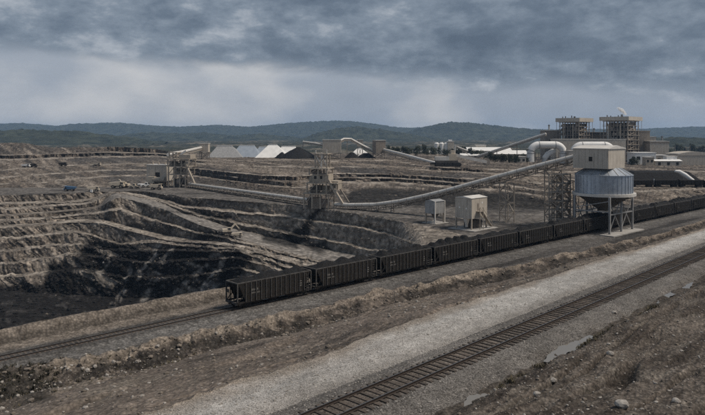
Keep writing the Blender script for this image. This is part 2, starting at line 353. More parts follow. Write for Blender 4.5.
bench([(-90, 211, -4.8), (7, 209, -4.8), (90, 204, -4.3), (114, 191.7, -0.2), (150, 198.4, -1.8), (183, 210, -3.4), (200, 216, -4.4), (225, 221, -5.6), (264, 229, -6.8), (300, 237, -7.2), (317, 238, -7), (345, 244, -7), (357, 248, -7), (381, 251.6, -7.5), (410, None, -5, 181)], 4, 14)
bench([(-90, 206, -3), (7, 204, -3), (73, 202, -3), (95, 200, -2.4), (114, 191.6, -0.1), (150, 197.6, -1.5), (166, 202, -2), (183, 207, -2.5), (235, 213, -3), (262, 215, -3.5), (298, 218.5, -4), (314, 221.7, -4), (345, 226, -4), (361, 228, -4), (378, 233, -4), (410, 239, -4), (425, None, -1, 183), (440, None, 0, 180)], 4, 14)
nb0 = len(lines)
# the level of the conveyor and truck yard
k([(-90, 196, 0), (7, 195, 0), (60, 193.5, 0), (108, 191.4, 0), (140, 191, 0), (187, 197, 0), (235, 201, 0), (317, 206.5, 0), (345, 211, 0), (378, 215.7, 0), (412, 222.5, 0), (440, None, 0, 182)] + [(x, None, 0, float(np.interp(x, COLX, TY)) + 20) for x in (480, 540, 600, 640, 697, 775)], 24)
k([(-90, 187, 0), (7, 187.5, 0), (60, 187.5, 0), (110, 187, 0), (150, 184.5, 0), (181, 181, 0), (210, 184, 0), (240, 188, 0), (300, 196, 0), (345, 202, 0), (400, 203.5, 0), (440, 206, 0), (500, 206, 0), (540, 207.5, 0), (565, 210, 0), (600, 206, 0), (640, 204, 0), (697, 198, 0), (775, None, 0, 300)], 10, 'upper')
def ub(ks, rows_flat, rows_face, wpx=1.2):
    n = len(lines); bench(ks, rows_flat, rows_face, wpx)
    for l in lines[n:]: l[3] = 'upper'
ub([(-90, 185, 1), (7, 184, 1), (39, 183, 1.5), (73, 179.3, 2.5), (104, 177, 2.8), (136, 176, 2.5), (181, 176, 2.2), (210, 178, 2), (233, 182, 2), (280, 187, 2), (300, 188, 2), (320, 186, 2.3), (344, 181.5, 3), (358, 183.5, 3), (390, 182.5, 3), (432, 186, 3), (460, 188, 3), (500, 190, 3), (537, 196, 2.5), (560, 200, 2), (600, 195, 2.5), (640, 192, 2.6), (697, 189, 2.6), (775, 187, 2.6)], 3, 10)
ub([(-90, 180, 3.2), (7, 178, 3.2), (48, 174.5, 3.6), (104, 171, 4.2), (150, 170, 4.2), (181, 172, 4), (220, 176, 4), (260, 181, 4), (295, 182, 4), (331, 178, 4.6), (390, 178.5, 4.6), (428, 181, 4.6), (460, 183.5, 4.4), (500, 185.5, 4.2), (530, 189, 4), (556, 193, 3.5), (600, 189, 3.6), (640, 188, 3), (697, 187, 3), (775, 185, 3)], 3, 10)
ub([(-90, 171, 6), (7, 170, 6), (48, 166.5, 6), (104, 165, 6), (147, 164, 6), (181, 168, 6), (220, 171.5, 6), (260, 176, 6), (295, 177, 6), (331, 174, 6), (354, 174, 6), (390, 175.7, 6), (428, 177, 6), (453, 179, 6), (480, 179, 5.8), (517, 181, 5.6), (554, 186, 5), (600, 182, 5), (640, 184, 3.2), (697, 184, 3.2), (775, 182, 3.2)], 4, 12)
ub([(-90, 161, 9.5), (7, 160.5, 9.5), (60, 158.5, 9.5), (104, 157, 9.5), (164, 157, 9), (195, 164, 8), (240, 166.5, 7.8), (295, 167, 7.8), (331, 167, 7.8), (390, 168, 7.8), (413, 170, 7.6), (440, 172, 7.4), (480, 173.5, 7), (540, 176, 6.5), (600, 176, 5.6), (640, 179, 3.6), (697, 178, 3.6), (775, 176, 3.6)], 3, 10)
ub([(-90, 157, 12), (7, 156, 12), (60, 154.5, 12), (104, 153, 12), (164, 154, 10.5), (195, 161.5, 9), (240, 161, 9), (295, 160.3, 9), (331, 161.5, 9), (390, 160.8, 9), (413, 165, 9), (439, 167.5, 9), (465, 170, 8.5), (500, 170, 8), (540, 172, 7.5), (600, 172, 6), (640, 173, 4), (697, 172, 4), (775, 171, 4)], 4, 12)
k([(-90, 142.9, 20), (7, 142.6, 20), (28, 142.6, 20), (36, 146, 17), (52, 147.8, 16), (83, 147.2, 16), (104, 147, 16), (143, 148, 15), (164, 150.5, 13), (195, 158.5, 9), (240, 157.5, 9), (390, 157.5, 9), (439, 163, 9), (500, 164.5, 8), (560, 165, 6), (600, 166, 5), (640, 167, 4.4), (697, 167, 4.2), (775, 166, 4)], 10, 'upper')
line(640, np.interp(COLX, [-90, 7, 104, 164, 195, 390, 500, 640, 775], [15, 14, 11, 9, 8.6, 8.4, 5, 3.6, 3.6]), 24, 'plain')
line(1000, 0, 50, 'plain'); line(2200, 0, 20, 'plain'); line(7800, -5, 0, 'plain')

# level benches with steep cut faces: going down from the yard, each face drops almost straight to the ledge below
def widen(a, n):
    k_ = np.hanning(n + 2)[1:-1]; k_ /= k_.sum(); return np.convolve(np.pad(a, n//2, mode='edge'), k_, 'valid')
yrow = lambda l: HZ + (CH - l[1]) * F / l[0]
Yc, zc, yc = lines[nb0][0], lines[nb0][1], yrow(lines[nb0])
for b in range(nb0 - 1, npit + 1, -2):
    yb = np.maximum(yrow(lines[b]), yc + 0.1); yf = np.maximum(yrow(lines[b-1]), yb + 0.3); k_ = (yb - HZ) / F
    Yb = (Yc - 0.4 * zc + 0.4 * CH) / (1 + 0.4 * k_)
    if b <= nb0 - 5: Yb = np.minimum(widen(Yb, 91), Yc - 0.3)
    zb = CH - k_ * Yb; Yf = (CH - zb) * F / (yf - HZ)
    lines[b][0], lines[b][1], lines[b-1][0], lines[b-1][1] = Yb, zb, Yf, zb - 0.05; Yc, zc, yc = Yf, zb - 0.05, yf
yb = np.maximum(yrow(lines[npit+1]), yc + 3.0); k_ = (yb - HZ) / F; Yb = np.minimum(widen((Yc - 0.5 * zc + 0.5 * CH) / (1 + 0.5 * k_), 91), Yc - 0.3)
lines[npit+1][0] = Yb; lines[npit+1][1] = CH - k_ * Yb; lines[npit][1] = lines[npit+1][1].copy()
# right of x=434 there is no pit between the train and the conveyor yard
for i in range(npit, nb0):
    Y, z = lines[i][:2]; flatY = rail(-9.0) + 0.35 * (i - npit + 1)
    lines[i][0] = Y * pitw + flatY * (1 - pitw); lines[i][1] = z * pitw
for i in range(1, len(lines)): lines[i][0] = np.maximum(lines[i][0], lines[i-1][0] + 0.12)

# --- sample the sheet
rowsY, rowsZ, rowsReg, rowsSeg = [], [], [], []
for i in range(len(lines) - 1):
    Y0, z0, n, rg = lines[i]; Y1, z1 = lines[i+1][:2]
    for q in range(n):
        t = q / n; Y = 1.0 / ((1-t) / Y0 + t / Y1); tt = (Y - Y0) / (Y1 - Y0)
        rowsY.append(Y); rowsZ.append(z0 + (z1 - z0) * tt); rowsReg.append(rg); rowsSeg.append(i)
rowsY.append(lines[-1][0]); rowsZ.append(lines[-1][1]); rowsReg.append('plain'); rowsSeg.append(len(lines)-1)
TYm = np.array(rowsY); TZm = np.array(rowsZ); SEG = np.array(rowsSeg); REG = np.array(rowsReg); NR = len(TYm)
TXm = TYm * RR[None, :]; TZf = TZm.copy(); TYf = TYm.copy(); Cc = np.zeros(TYm.shape + (3,), np.float32)
gYr, fYr, cYr = gY[None], fY[None], cY[None]
def lerp(C, b, f): C += (np.asarray(b, np.float32) - C) * f[..., None]
def rows(n):
    r = np.nonzero(REG == n)[0]; s_ = slice(r[0], r[-1] + 1); return s_, TXm[s_], TYm[s_], TZm[s_]
def near_uv(X, Y): return X * NTD[0] + Y * NTD[1], (X - NT0[0]) * NTN[0] + (Y - NT0[1]) * NTN[1]
def finish(s_, C, X, Y, Z, k=1.0):
    g = C.mean(-1, keepdims=True); C += (g - C) * 0.18; C *= k
    nA = fbm(X / 9, Y / 9, 90, 3)[..., None]; C *= 1 + 0.2 * nA; Cc[s_] = np.clip(C, 0.006, 0.6)

# earth bank in front: clods and long furrows
s_, X, Y, Z = rows('bank'); al, ac = near_uv(X, Y); cu = ac + 1.3 * fbm(al / 20, ac / 22, 31, 2)
gv_ = 1 - np.abs(vn(cu / 1.25, al / 24, 47)); crk = smooth(0.80, 0.97, gv_) * smooth(-0.45, 0.1, fbm(al / 14, ac / 3, 49, 3))
wt = smooth(3.6, 5.5, ac); fu = ridge(cu / 1.5, al / 9.0, 41, 3); fa = 0.25 + 0.75 * smooth(-0.2, 0.35, fbm(al / 11, ac / 4, 46, 2))
TZf[s_] += wt * (-0.62 * crk + 0.15 * (gv_ - 0.5) + (fu - 0.55) * 0.7 * fa + 0.20 * fbm(X / 0.9, Y / 0.9, 43, 4, 0.6) + 0.35 * fbm(X / 7, Y / 7, 44, 2)) + (1 - wt) * 0.32 * fbm(X / 1.1, Y / 1.1, 50, 4)
C = np.empty(X.shape + (3,), np.float32); C[:] = (0.175, 0.146, 0.120)
lerp(C, (0.33, 0.290, 0.24), 0.5 * smooth(0.1, 0.55, fbm(X / 1.2, Y / 1.2, 92, 4)))
lerp(C, (0.070, 0.056, 0.046), 0.75 * smooth(0.0, 0.4, fbm(cu / 0.9, al / 6, 97, 4)))
lerp(C, (0.060, 0.048, 0.040), 0.7 * smooth(0.52, 0.36, fu) * fa)
lerp(C, (0.050, 0.041, 0.034), 0.95 * crk * wt)
lerp(C, (0.105, 0.090, 0.075), smooth(5.6, 4.2, ac) * 0.8); finish(s_, C, X, Y, Z, 0.76)
# track bed and gravel strip
s_, X, Y, Z = rows('ballast'); al, ac = near_uv(X, Y)
TZf[s_] += 0.05 * fbm(X / 0.5, Y / 0.5, 51, 3) * smooth(1.3, 2.3, np.abs(ac)) + 0.30 * fbm(X / 1.1, Y / 1.1, 50, 4) * smooth(2.3, 3.3, ac)
C = np.empty(X.shape + (3,), np.float32); C[:] = (0.175, 0.162, 0.148)
lerp(C, (0.145, 0.125, 0.107), smooth(2.2, 3.3, ac) * 0.6 * smooth(-0.3, 0.3, fbm(al / 2, ac, 98, 3)))
lerp(C, (0.175, 0.142, 0.116), smooth(1.25, 0.9, np.abs(ac)) * 0.7); finish(s_, C, X, Y, Z, 0.9)
s_, X, Y, Z = rows('gravel'); al, ac = near_uv(X, Y); ed = gYr - Y
TZf[s_] += 0.06 * fbm(X / 1.2, Y / 1.2, 52, 3) + 0.16 * fbm(al / 22, ac / 3, 53, 2)
C = np.empty(X.shape + (3,), np.float32); C[:] = (0.415, 0.400, 0.375)
lerp(C, (0.260, 0.238, 0.213), 0.8 * smooth(-4.6, -2.8, ac))
lerp(C, (0.290, 0.270, 0.248), 0.7 * smooth(0.1, 0.6, fbm(al / 14, ac / 1.8, 93, 4)))
lerp(C, (0.270, 0.225, 0.180), smooth(3.0, 0.4, ed + 1.2 * fbm(X / 2.2, Y / 2.2, 91, 3)) * 0.85); finish(s_, C, X, Y, Z)
# brown slope and the broken edge of the rail yard
s_, X, Y, Z = rows('earth'); al, ac = near_uv(X, Y); nB = fbm(X / 2.2, Y / 2.2 + Z, 91, 4)
brown = np.clip((Y - gYr) / 4, 0, 1) * np.clip((fYr + 2 - Y) / 6, 0, 1)
trail = ridge((ac + 2 * fbm(al / 18, ac / 20, 64, 2)) / 5.0, al / 30, 62, 2)
face = smooth(-1.2, -0.3, Z) * (Y < cYr + 0.4) * (Y > fYr - 1)
TZf[s_] += 0.16 * fbm(X / 1.3, Y / 1.3, 60, 4, 0.6) + brown * (0.9 * fbm(X / 14, Y / 14, 61, 3) - 0.8 * smooth(0.72, 0.95, trail)) + face * (0.6 * fbm(X / 2.0, Y / 2.0, 65, 4, 0.6) - 0.35 * ridge(X / 1.1, Y / 1.1, 66, 3))
C = np.empty(X.shape + (3,), np.float32); C[:] = (0.195, 0.158, 0.128)
lerp(C, (0.275, 0.232, 0.185), 0.65 * smooth(0.0, 0.5, fbm(al / 10, ac / 4, 94, 4)) * (1 - face))
lerp(C, (0.092, 0.079, 0.068), 0.75 * smooth(0.1, 0.5, fbm(al / 14, ac / 3, 95, 4)) * (1 - face))
lerp(C, (0.31, 0.255, 0.20), smooth(3.4, 1.6, Y - gYr + 1.2 * nB) * 0.85)
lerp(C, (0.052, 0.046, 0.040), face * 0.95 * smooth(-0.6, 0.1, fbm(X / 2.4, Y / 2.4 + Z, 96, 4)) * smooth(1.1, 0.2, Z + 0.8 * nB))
lerp(C, (0.315, 0.260, 0.202), smooth(0.45, 1.0, Z + 0.7 * nB) * (Z < 2.2) * (Y > fYr) * 0.8 * smooth(-0.6, 0.2, fbm(X / 6, Y / 6, 105, 3)))
lerp(C, (0.070, 0.061, 0.053), 0.5 * smooth(0.0, 0.4, fbm(al / 9, ac / 2.2, 107, 4)) * (Z < 0.6))
px_ = np.broadcast_to(COLX[None], X.shape); py_ = HZ + (CH - Z) / Y * F
lerp(C, (0.050, 0.045, 0.038), smooth(62, 40, px_ + 6 * nB) * smooth(362, 372, py_ + 3 * nB) * smooth(408, 396, py_ + 3 * nB) * 0.85); finish(s_, C, X, Y, Z, 0.86)
# rail yard
s_, X, Y, Z = rows('yard'); nB = fbm(X / 2.2, Y / 2.2, 91, 3)
tro = (X - TT0[0]) * TTN[0] + (Y - TT0[1]) * TTN[1]; tal = X * TTD[0] + Y * TTD[1]
TZf[s_] += 0.06 * fbm(X / 1.6, Y / 1.6, 67, 3) * (np.abs(tro) > 3) + 0.25 * fbm(X / 3, Y / 3, 68, 3) * smooth(-6.4, -7.2, tro)
C = np.empty(X.shape + (3,), np.float32); C[:] = (0.165, 0.152, 0.140)
lerp(C, (0.215, 0.204, 0.190), smooth(0.4, 1.6, tro) * smooth(6.5, 4.0, tro + 1.2 * nB) * 0.8)
lerp(C, (0.062, 0.058, 0.055), smooth(7.0, 8.2, tro + 1.0 * fbm(tal / 18, tro / 5, 99, 3)) * smooth(10.5, 9.0, tro) * smooth(-0.5, 0.2, fbm(tal / 25, tro / 6, 100, 3)) * 0.85)
lerp(C, (0.062, 0.058, 0.055), smooth(0.1, 0.5, fbm(tal / 16, tro / 4, 103, 4)) * smooth(140, 160, Y) * 0.7)
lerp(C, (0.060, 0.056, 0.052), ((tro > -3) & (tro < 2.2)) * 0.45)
lerp(C, (0.300, 0.250, 0.202), smooth(-2.6, -4.2, tro + 0.5 * nB) * pitw[None] * 0.95)
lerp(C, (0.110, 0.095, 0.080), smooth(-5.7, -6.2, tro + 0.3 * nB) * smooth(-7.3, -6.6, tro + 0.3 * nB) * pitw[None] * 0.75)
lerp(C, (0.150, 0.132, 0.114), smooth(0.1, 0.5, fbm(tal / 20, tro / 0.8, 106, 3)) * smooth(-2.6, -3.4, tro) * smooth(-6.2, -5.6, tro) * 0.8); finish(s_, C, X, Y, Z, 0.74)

# pit and terraces: ledges, broken faces that step in and out, black seams low down
LEDGE = np.isin(SEG, ledges)[:, None]; FLAT0 = (SEG == nb0)[:, None]; ROADS = np.isin(SEG, roads)[:, None]
def blob(pts, X, Y, Z, x, y, soft=4.0, wob=5.0):
    """mask of a patch of ground, its outline found from photo pixels"""
    ax = np.array(pts, float); m = (x > ax[:, 0].min() - 15) & (x < ax[:, 0].max() + 15) & (y > ax[:, 1].min() - 12) & (y < ax[:, 1].max() + 12)
    out = np.zeros(x.shape)
    X, Y, Z, x, y = (q[m] for q in (X, Y, Z, x, y))
    x = x + wob * fbm(X / 6, Y / 6 + Z / 3, 110, 4); y = y + 0.5 * wob * fbm(X / 6 + 40, Y / 6 + Z / 3, 111, 4)
    d = np.full(x.shape, 1e9); ins = np.zeros(x.shape, bool); n = len(pts)
    for i in range(n):
        ax, ay = pts[i]; bx_, by_ = pts[(i+1) % n]; ex, ey = bx_ - ax, by_ - ay
        t = np.clip(((x-ax)*ex + (y-ay)*ey) / (ex*ex + ey*ey), 0, 1); d = np.minimum(d, np.hypot(x-ax-t*ex, y-ay-t*ey))
        ins ^= ((ay > y) != (by_ > y)) & (x < ex * (y - ay) / (by_ - ay + 1e-9) + ax)
    out[m] = smooth(-soft, soft, np.where(ins, d, -d)); return out
COALP = [[(-40, 290), (46, 280), (48, 264), (72, 258), (88, 241), (100, 241), (130, 247), (165, 246), (200, 247), (238, 249), (250, 258), (235, 285), (210, 335), (-40, 340)]]
DARKP = [[(293, 247), (281, 236), (300, 228), (317, 207), (322, 208), (312, 224), (308, 240)], [(262, 241), (262, 234), (296, 240), (298, 249)], [(190, 240), (203, 232), (226, 228), (236, 238), (214, 241)],
         [(303, 246), (325, 240), (330, 250), (318, 254)], [(150, 214), (164, 209), (230, 217), (226, 221), (190, 214), (166, 212)], [(346, 204), (350, 190), (375, 187), (420, 190), (445, 190), (520, 193), (560, 204), (545, 210), (440, 207)]]
GREYP = [[(190, 184), (200, 166), (232, 168), (240, 184), (212, 180)], [(60, 163), (80, 155), (170, 155), (170, 162)], [(105, 185), (110, 170), (165, 168), (150, 182)], [(340, 176), (340, 166), (385, 168), (385, 174)], [(420, 176), (480, 172), (490, 182), (440, 182)]]
for n in ('pit', 'upper'):
    s_, X, Y, Z = rows(n); L = LEDGE[s_]; F0 = FLAT0[s_]; RD = ROADS[s_]; px_ = np.broadcast_to(COLX[None], X.shape); py_ = HZ + (CH - Z) / Y * F
    fc = (~L & ~F0 & ~RD) * 1.0
    if n == 'pit': fc = fc * (SEG[s_] > npit)[:, None]
    lean = X * 0.8 + Y * 0.6 + Z * 0.45 + 1.6 * fbm(X / 7, Y / 7 + Z / 3, 134, 3); k_ = 1.0 if n == 'pit' else 1.35
    gul = ridge(lean / (6.0 * k_), Z / 16, 80, 3)
    TYf[s_] += fc * (2.0 * (gul - 0.6) + 2.0 * fbm(lean / 16, Z / 20, 81, 3) + 0.9 * fbm(lean / 1.5, Z / 6, 82, 3, 0.6)) * (k_ if n == 'pit' else 1.0)
    TZf[s_] += np.where(F0, 0.08 * fbm(X / 3, Y / 3, 73, 2), (0.30 * fbm(X / 3, Y / 3, 70, 3) + 0.5 * fbm(X / 18, Y / 18, 71, 2)) * (1 - 0.7 * L) * (1 - 0.85 * RD))
    nB = fbm(X / 2.2, Y / 2.2 + Z, 91, 4)
    C = np.empty(X.shape + (3,), np.float32); C[:] = (0.205, 0.176, 0.146) if n == 'pit' else (0.150, 0.122, 0.097)
    cr = fbm(lean / (1.3 * k_), Z / 7, 130, 3, 0.6); st2 = fbm(lean / (2.6 * k_), Z / 9, 131, 3)
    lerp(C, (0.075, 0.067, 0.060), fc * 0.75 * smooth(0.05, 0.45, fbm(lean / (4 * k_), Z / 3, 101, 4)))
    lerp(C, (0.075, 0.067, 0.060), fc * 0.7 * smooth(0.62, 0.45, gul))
    lerp(C, (0.300, 0.245, 0.192), fc * 0.65 * smooth(0.05, 0.45, fbm(lean / (7 * k_) + 30, Z / 6, 102, 4)))
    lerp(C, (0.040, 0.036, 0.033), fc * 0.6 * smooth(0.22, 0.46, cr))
    lerp(C, (0.330, 0.280, 0.228), fc * 0.55 * smooth(0.15, 0.45, st2))
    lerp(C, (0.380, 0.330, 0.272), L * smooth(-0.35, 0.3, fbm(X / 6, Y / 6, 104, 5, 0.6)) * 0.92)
    C *= (1 + 0.42 * vn(X / 0.45, Y / 0.45 + Z * 2.2, 133) * fc)[..., None]
    if n == 'pit': lerp(C, (0.300, 0.258, 0.212), fc * 0.6 * smooth(225, 270, px_))
    for p_ in GREYP: lerp(C, (0.078, 0.075, 0.073), blob(p_, X, Y, Z, px_, py_, 4, 8) * fc * 0.8)
    if n == 'pit':
        cm = blob(COALP[0], X, Y, Z, px_, py_)
        st = smooth(0.10, 0.22, fbm((X * 0.75 + Y * 0.65) / 3.2 + Z * 0.45, Z / 14 + X / 40, 120, 3)) * smooth(-0.02, 0.15, fbm(X / 13, Y / 13 + Z / 8, 121, 4)) * fc
        lerp(C, (0.0125, 0.012, 0.0125), cm * (1 - 0.9 * st) * 0.97)
        lerp(C, (0.085, 0.080, 0.076), cm * 0.45 * smooth(0.12, 0.4, fbm(X / 4, Y / 3 + Z, 126, 5, 0.6)))
        lerp(C, (0.200, 0.180, 0.160), cm * st * 0.35)
        for (xa, ya, xb, yb, wd) in ((161, 242, 137, 278, 3.2), (176, 245, 160, 260, 3), (225, 257, 211, 282, 4.5), (207, 263, 193, 275, 3), (131, 268, 121, 284, 3), (150, 290, 139, 302, 3), (124, 288, 114, 304, 3), (186, 280, 172, 296, 2.5), (110, 256, 99, 276, 2.5), (205, 282, 199, 298, 3)):
            L_ = math.hypot(xb - xa, yb - ya); nx_, ny_ = -(yb - ya) / L_ * wd, (xb - xa) / L_ * wd
            lerp(C, (0.270, 0.245, 0.218), blob([(xa + nx_*0.6, ya + ny_*0.6), (xb + nx_, yb + ny_), (xb - nx_, yb - ny_), (xa - nx_*0.6, ya - ny_*0.6)], X, Y, Z, px_, py_, 1.6, 5) * 0.85 * smooth(-0.5, 0.1, fbm(X / 1.5, Y / 1.5 + Z, 127, 4)))
        lerp(C, (0.150, 0.145, 0.142), blob([(158, 312), (185, 300), (205, 282), (222, 284), (212, 300)], X, Y, Z, px_, py_, 3, 4) * 0.75)
    lerp(C, (0.150, 0.138, 0.126), F0 * 0.85)
    lerp(C, (0.070, 0.064, 0.060), F0 * 0.8 * smooth(0.0, 0.35, fbm(X / 22, Y / 9, 122, 4)))
    lerp(C, (0.250, 0.228, 0.204), RD * smooth(100, 116, px_) * 0.95)
    for p_ in DARKP: lerp(C, (0.030, 0.029, 0.028), blob(p_, X, Y, Z, px_, py_, 2.5, 3) * 0.93)
    C *= (1 + 0.2 * nB)[..., None]; finish(s_, C, X, Y, Z)
s_, X, Y, Z = rows('plain')
TZf[s_] += smooth(700, 1100, Y) * (4 * fbm(X / 90, Y / 90, 76, 3) + 3.5 * fbm(X / 11, Y / 14, 77, 3))
C = np.empty(X.shape + (3,), np.float32); C[:] = (0.135, 0.118, 0.088)
lerp(C, (0.030, 0.036, 0.026), smooth(-0.5, 0.0, fbm(X / 60, Y / 120, 125, 4)) * smooth(690, 900, Y) * 0.95); finish(s_, C, X, Y, Z)
TXf = TYf * RR[None, :]
def ground_z(X, Y):
    c = int(np.clip(np.searchsorted(COLX, CX + X / Y * F), 1, NC - 1)); ys = TYf[:, c]; o = np.argsort(ys); return float(np.interp(Y, ys[o], TZf[o, c]))

def sheet(name, r0, r1, mat, kind='structure'):
    r1 = min(r1, NR - 1); n = r1 - r0 + 1
    vs = np.stack([TXf[r0:r1+1], TYf[r0:r1+1], TZf[r0:r1+1]], -1).reshape(-1, 3)
    i = np.arange(n - 1)[:, None] * NC + np.arange(NC - 1)[None, :]; i = i.reshape(-1)
    fs = np.stack([i, i + 1, i + NC + 1, i + NC], -1)
    me = bpy.data.meshes.new(name); me.vertices.add(len(vs)); me.vertices.foreach_set('co', vs.ravel())
    me.loops.add(fs.size); me.polygons.add(len(fs)); me.loops.foreach_set('vertex_index', fs.ravel().astype(np.int32))
    me.polygons.foreach_set('loop_start', np.arange(0, fs.size, 4, dtype=np.int32)); me.update(); me.validate()
    ca = me.color_attributes.new('earth', 'FLOAT_COLOR', 'POINT')
    cc = np.concatenate([Cc[r0:r1+1].reshape(-1, 3), np.ones((len(vs), 1))], 1); ca.data.foreach_set('color', cc.ravel().astype(np.float32))
    me.materials.append(mat); me.polygons.foreach_set('use_smooth', np.full(len(fs), name not in ('open_pit', 'terraced_hillside')))
    o = bpy.data.objects.new(name, me); COL.objects.link(o); o['kind'] = kind; return o
def first(n): return int(np.argmax(REG == n))
starts = [(n, first(n)) for n in ('bank', 'ballast', 'gravel', 'earth', 'yard', 'pit', 'upper', 'plain')]
nm = dict(bank=('earth_bank', 'bank'), ballast=('ballast_bed', 'ballast'), gravel=('gravel_path', 'gravel'), earth=('brown_slope', 'earth'),
          yard=('rail_yard_ground', 'earth'), pit=('open_pit', 'rock'), upper=('terraced_hillside', 'rock'), plain=('plain', 'plain'))
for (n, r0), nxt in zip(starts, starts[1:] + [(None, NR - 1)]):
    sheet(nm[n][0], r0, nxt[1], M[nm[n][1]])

# ================================================================== hills and far woods
def hill(name, keys_, Y, depth, seed, rough, n=1000, m=44):
    """a wooded ridge: crest heights from its skyline, at distance Y"""
    xs = np.linspace(keys_[0][0], keys_[-1][0], n); ys = np.interp(xs, [q[0] for q in keys_], [q[1] for q in keys_])
    h = (CH + (HZ - ys) / F * Y); Xc = (xs - CX) / F * Y
    t = np.linspace(0, 1, m)[:, None]; prof = np.sin(np.pi * t) ** 0.8
    Yg = Y + (t - 0.5) * depth + 0 * Xc[None]; Xg = Xc[None] * (1 + 0 * t)
    spur = 1 + 0.35 * fbm(Xg / (depth * 0.35), Yg / (depth * 0.35), seed, 4) * (1 - np.abs(2*t - 1) ** 0.5) * (t < 0.5) * (1 - np.exp(-((t - 0.5) / 0.1) ** 2))
    Zg = -6 + (h[None] + 6) * prof * spur + rough * 1.3 * (fbm(Xg / 26, Yg / 40, seed + 3, 3, 0.7)) * prof
    vs = np.stack([Xg, Yg, Zg], -1).reshape(-1, 3); i = (np.arange(m-1)[:, None] * n + np.arange(n-1)[None]).reshape(-1)
    me = bpy.data.meshes.new(name); me.from_pydata(vs.tolist(), [], np.stack([i, i+1, i+n+1, i+n], -1).tolist()); me.materials.append(M['forest'])
    me.polygons.foreach_set('use_smooth', [True] * len(me.polygons))
    o = bpy.data.objects.new(name, me); COL.objects.link(o); o['kind'] = 'structure'; return o
hill('hills', [(-120, 126), (7, 124.5), (30, 124), (60, 126.5), (85, 124), (120, 123), (150, 125.5), (180, 127), (215, 125), (250, 127), (290, 123), (320, 121.5), (345, 121.5), (370, 124), (400, 127.5), (425, 128), (470, 129), (560, 130), (640, 129), (700, 127), (800, 125)], 6000, 1800, 200, 10)
hill('hills', [(395, 136), (415, 130), (430, 125.5), (451, 122), (476, 123.5), (500, 126.5), (525, 129), (560, 131.5), (600, 134), (640, 136)], 4300, 1300, 210, 8)
hill('hills', [(295, 141), (308, 137), (322, 132.5), (335, 129), (357, 127), (382, 129.5), (400, 133), (420, 137), (440, 140)], 3000, 700, 220, 7)
hill('hills', [(-120, 130), (-20, 131), (7, 131.5), (25, 129.5), (51, 131.5), (76, 131.8), (102, 135), (125, 138), (143, 141), (165, 143)], 1900, 600, 230, 6)
hill('hills', [(90, 141), (120, 136), (150, 132.5), (180, 134), (205, 133), (230, 136), (260, 134), (290, 137), (320, 142)], 3400, 700, 235, 7)
hill('hills', [(630, 143), (650, 139), (665, 137.5), (690, 139), (720, 138), (800, 139)], 1500, 400, 240, 6, 500)

def leaf_cloud(mb, c, r, n, leaf, rnd, squash=0.8):
    for _ in range(n):
        d = Vector((rnd.gauss(0, 1), rnd.gauss(0, 1), rnd.gauss(0, 1))); d.normalize(); d *= r * (0.45 + 0.6 * rnd.random()); d.z *= squash
        p = Vector(c) + d; u = Vector((rnd.gauss(0, 1), rnd.gauss(0, 1), rnd.gauss(0, 1))).normalized(); v = u.orthogonal().normalized()
        a = leaf * (0.6 + 0.8 * rnd.random()); mb.add([p + u*a, p + v*a*0.8, p - u*a, p - v*a*0.7], [(0, 1, 2, 3)])
def tree_mesh(seed, h, spread):
    rnd = random.Random(seed); tr = MB(); tr.tube([(0, 0, -0.5), (0.1, 0, h*0.3), (0, 0.1, h*0.65)], [h*0.03, h*0.02, h*0.01], 6)
    cr = MB()
    for i in range(9):
        a = i * 2.4; zz = h * (0.16 + 0.72 * i / 9); rr = spread * (1.0 - 0.65 * i / 9) * (0.45 + 0.35 * rnd.random()); q = (math.cos(a)*rr, math.sin(a)*rr, zz)
        tr.tube([(0, 0, zz*0.6), q], [h*0.012, h*0.004], 4); leaf_cloud(cr, q, spread*0.6, 46, h*0.055, rnd)
    return tr.mesh('trunk', M['bark']), cr.mesh('crown', M['leaf'])
TREES = [tree_mesh(11, 7.5, 2.8), tree_mesh(12, 6.5, 3.2), tree_mesh(13, 8.5, 2.6)]
rt = random.Random(5)
def tree(px_, Y, k, s, label, group):
    X = (px_ - CX) / F * Y; o = thing('tree', (X, Y, ground_z(X, Y)), rt.random() * 6.28, label, 'tree', group)
    o.scale = (s, s, s * (0.85 + 0.3 * rt.random())); place('trunk', TREES[k][0], o); place('crown', TREES[k][1], o)
for i in range(44):
    tree(388 + i * 2.15 + rt.uniform(-1.2, 1.2), rt.uniform(560, 690), i % 3, rt.uniform(0.7, 1.1), 'dark green tree in the belt behind the bucket wheel machine', 'trees in the belt behind the machine')
for i in range(20):
    tree(486 + i * 2.1 + rt.uniform(-1, 1), rt.uniform(430, 500), i % 3, rt.uniform(0.5, 0.8), 'small dark tree in the row left of the white duct arch', 'trees left of the duct arch')
for i, (q, Y, s) in enumerate([(634, 470, 0.8), (637, 472, 0.7), (631, 474, 0.6)]):
    tree(q, Y, i, s, 'round dark tree at the foot of the taller boiler house', 'trees by the boiler house')
for i in range(30):
    tree(640 + i * 4.6 + rt.uniform(-1.5, 1.5), rt.uniform(760, 980), i % 3, rt.uniform(1.2, 1.8), 'dark tree in the wood behind the plant at right', 'trees behind the plant')

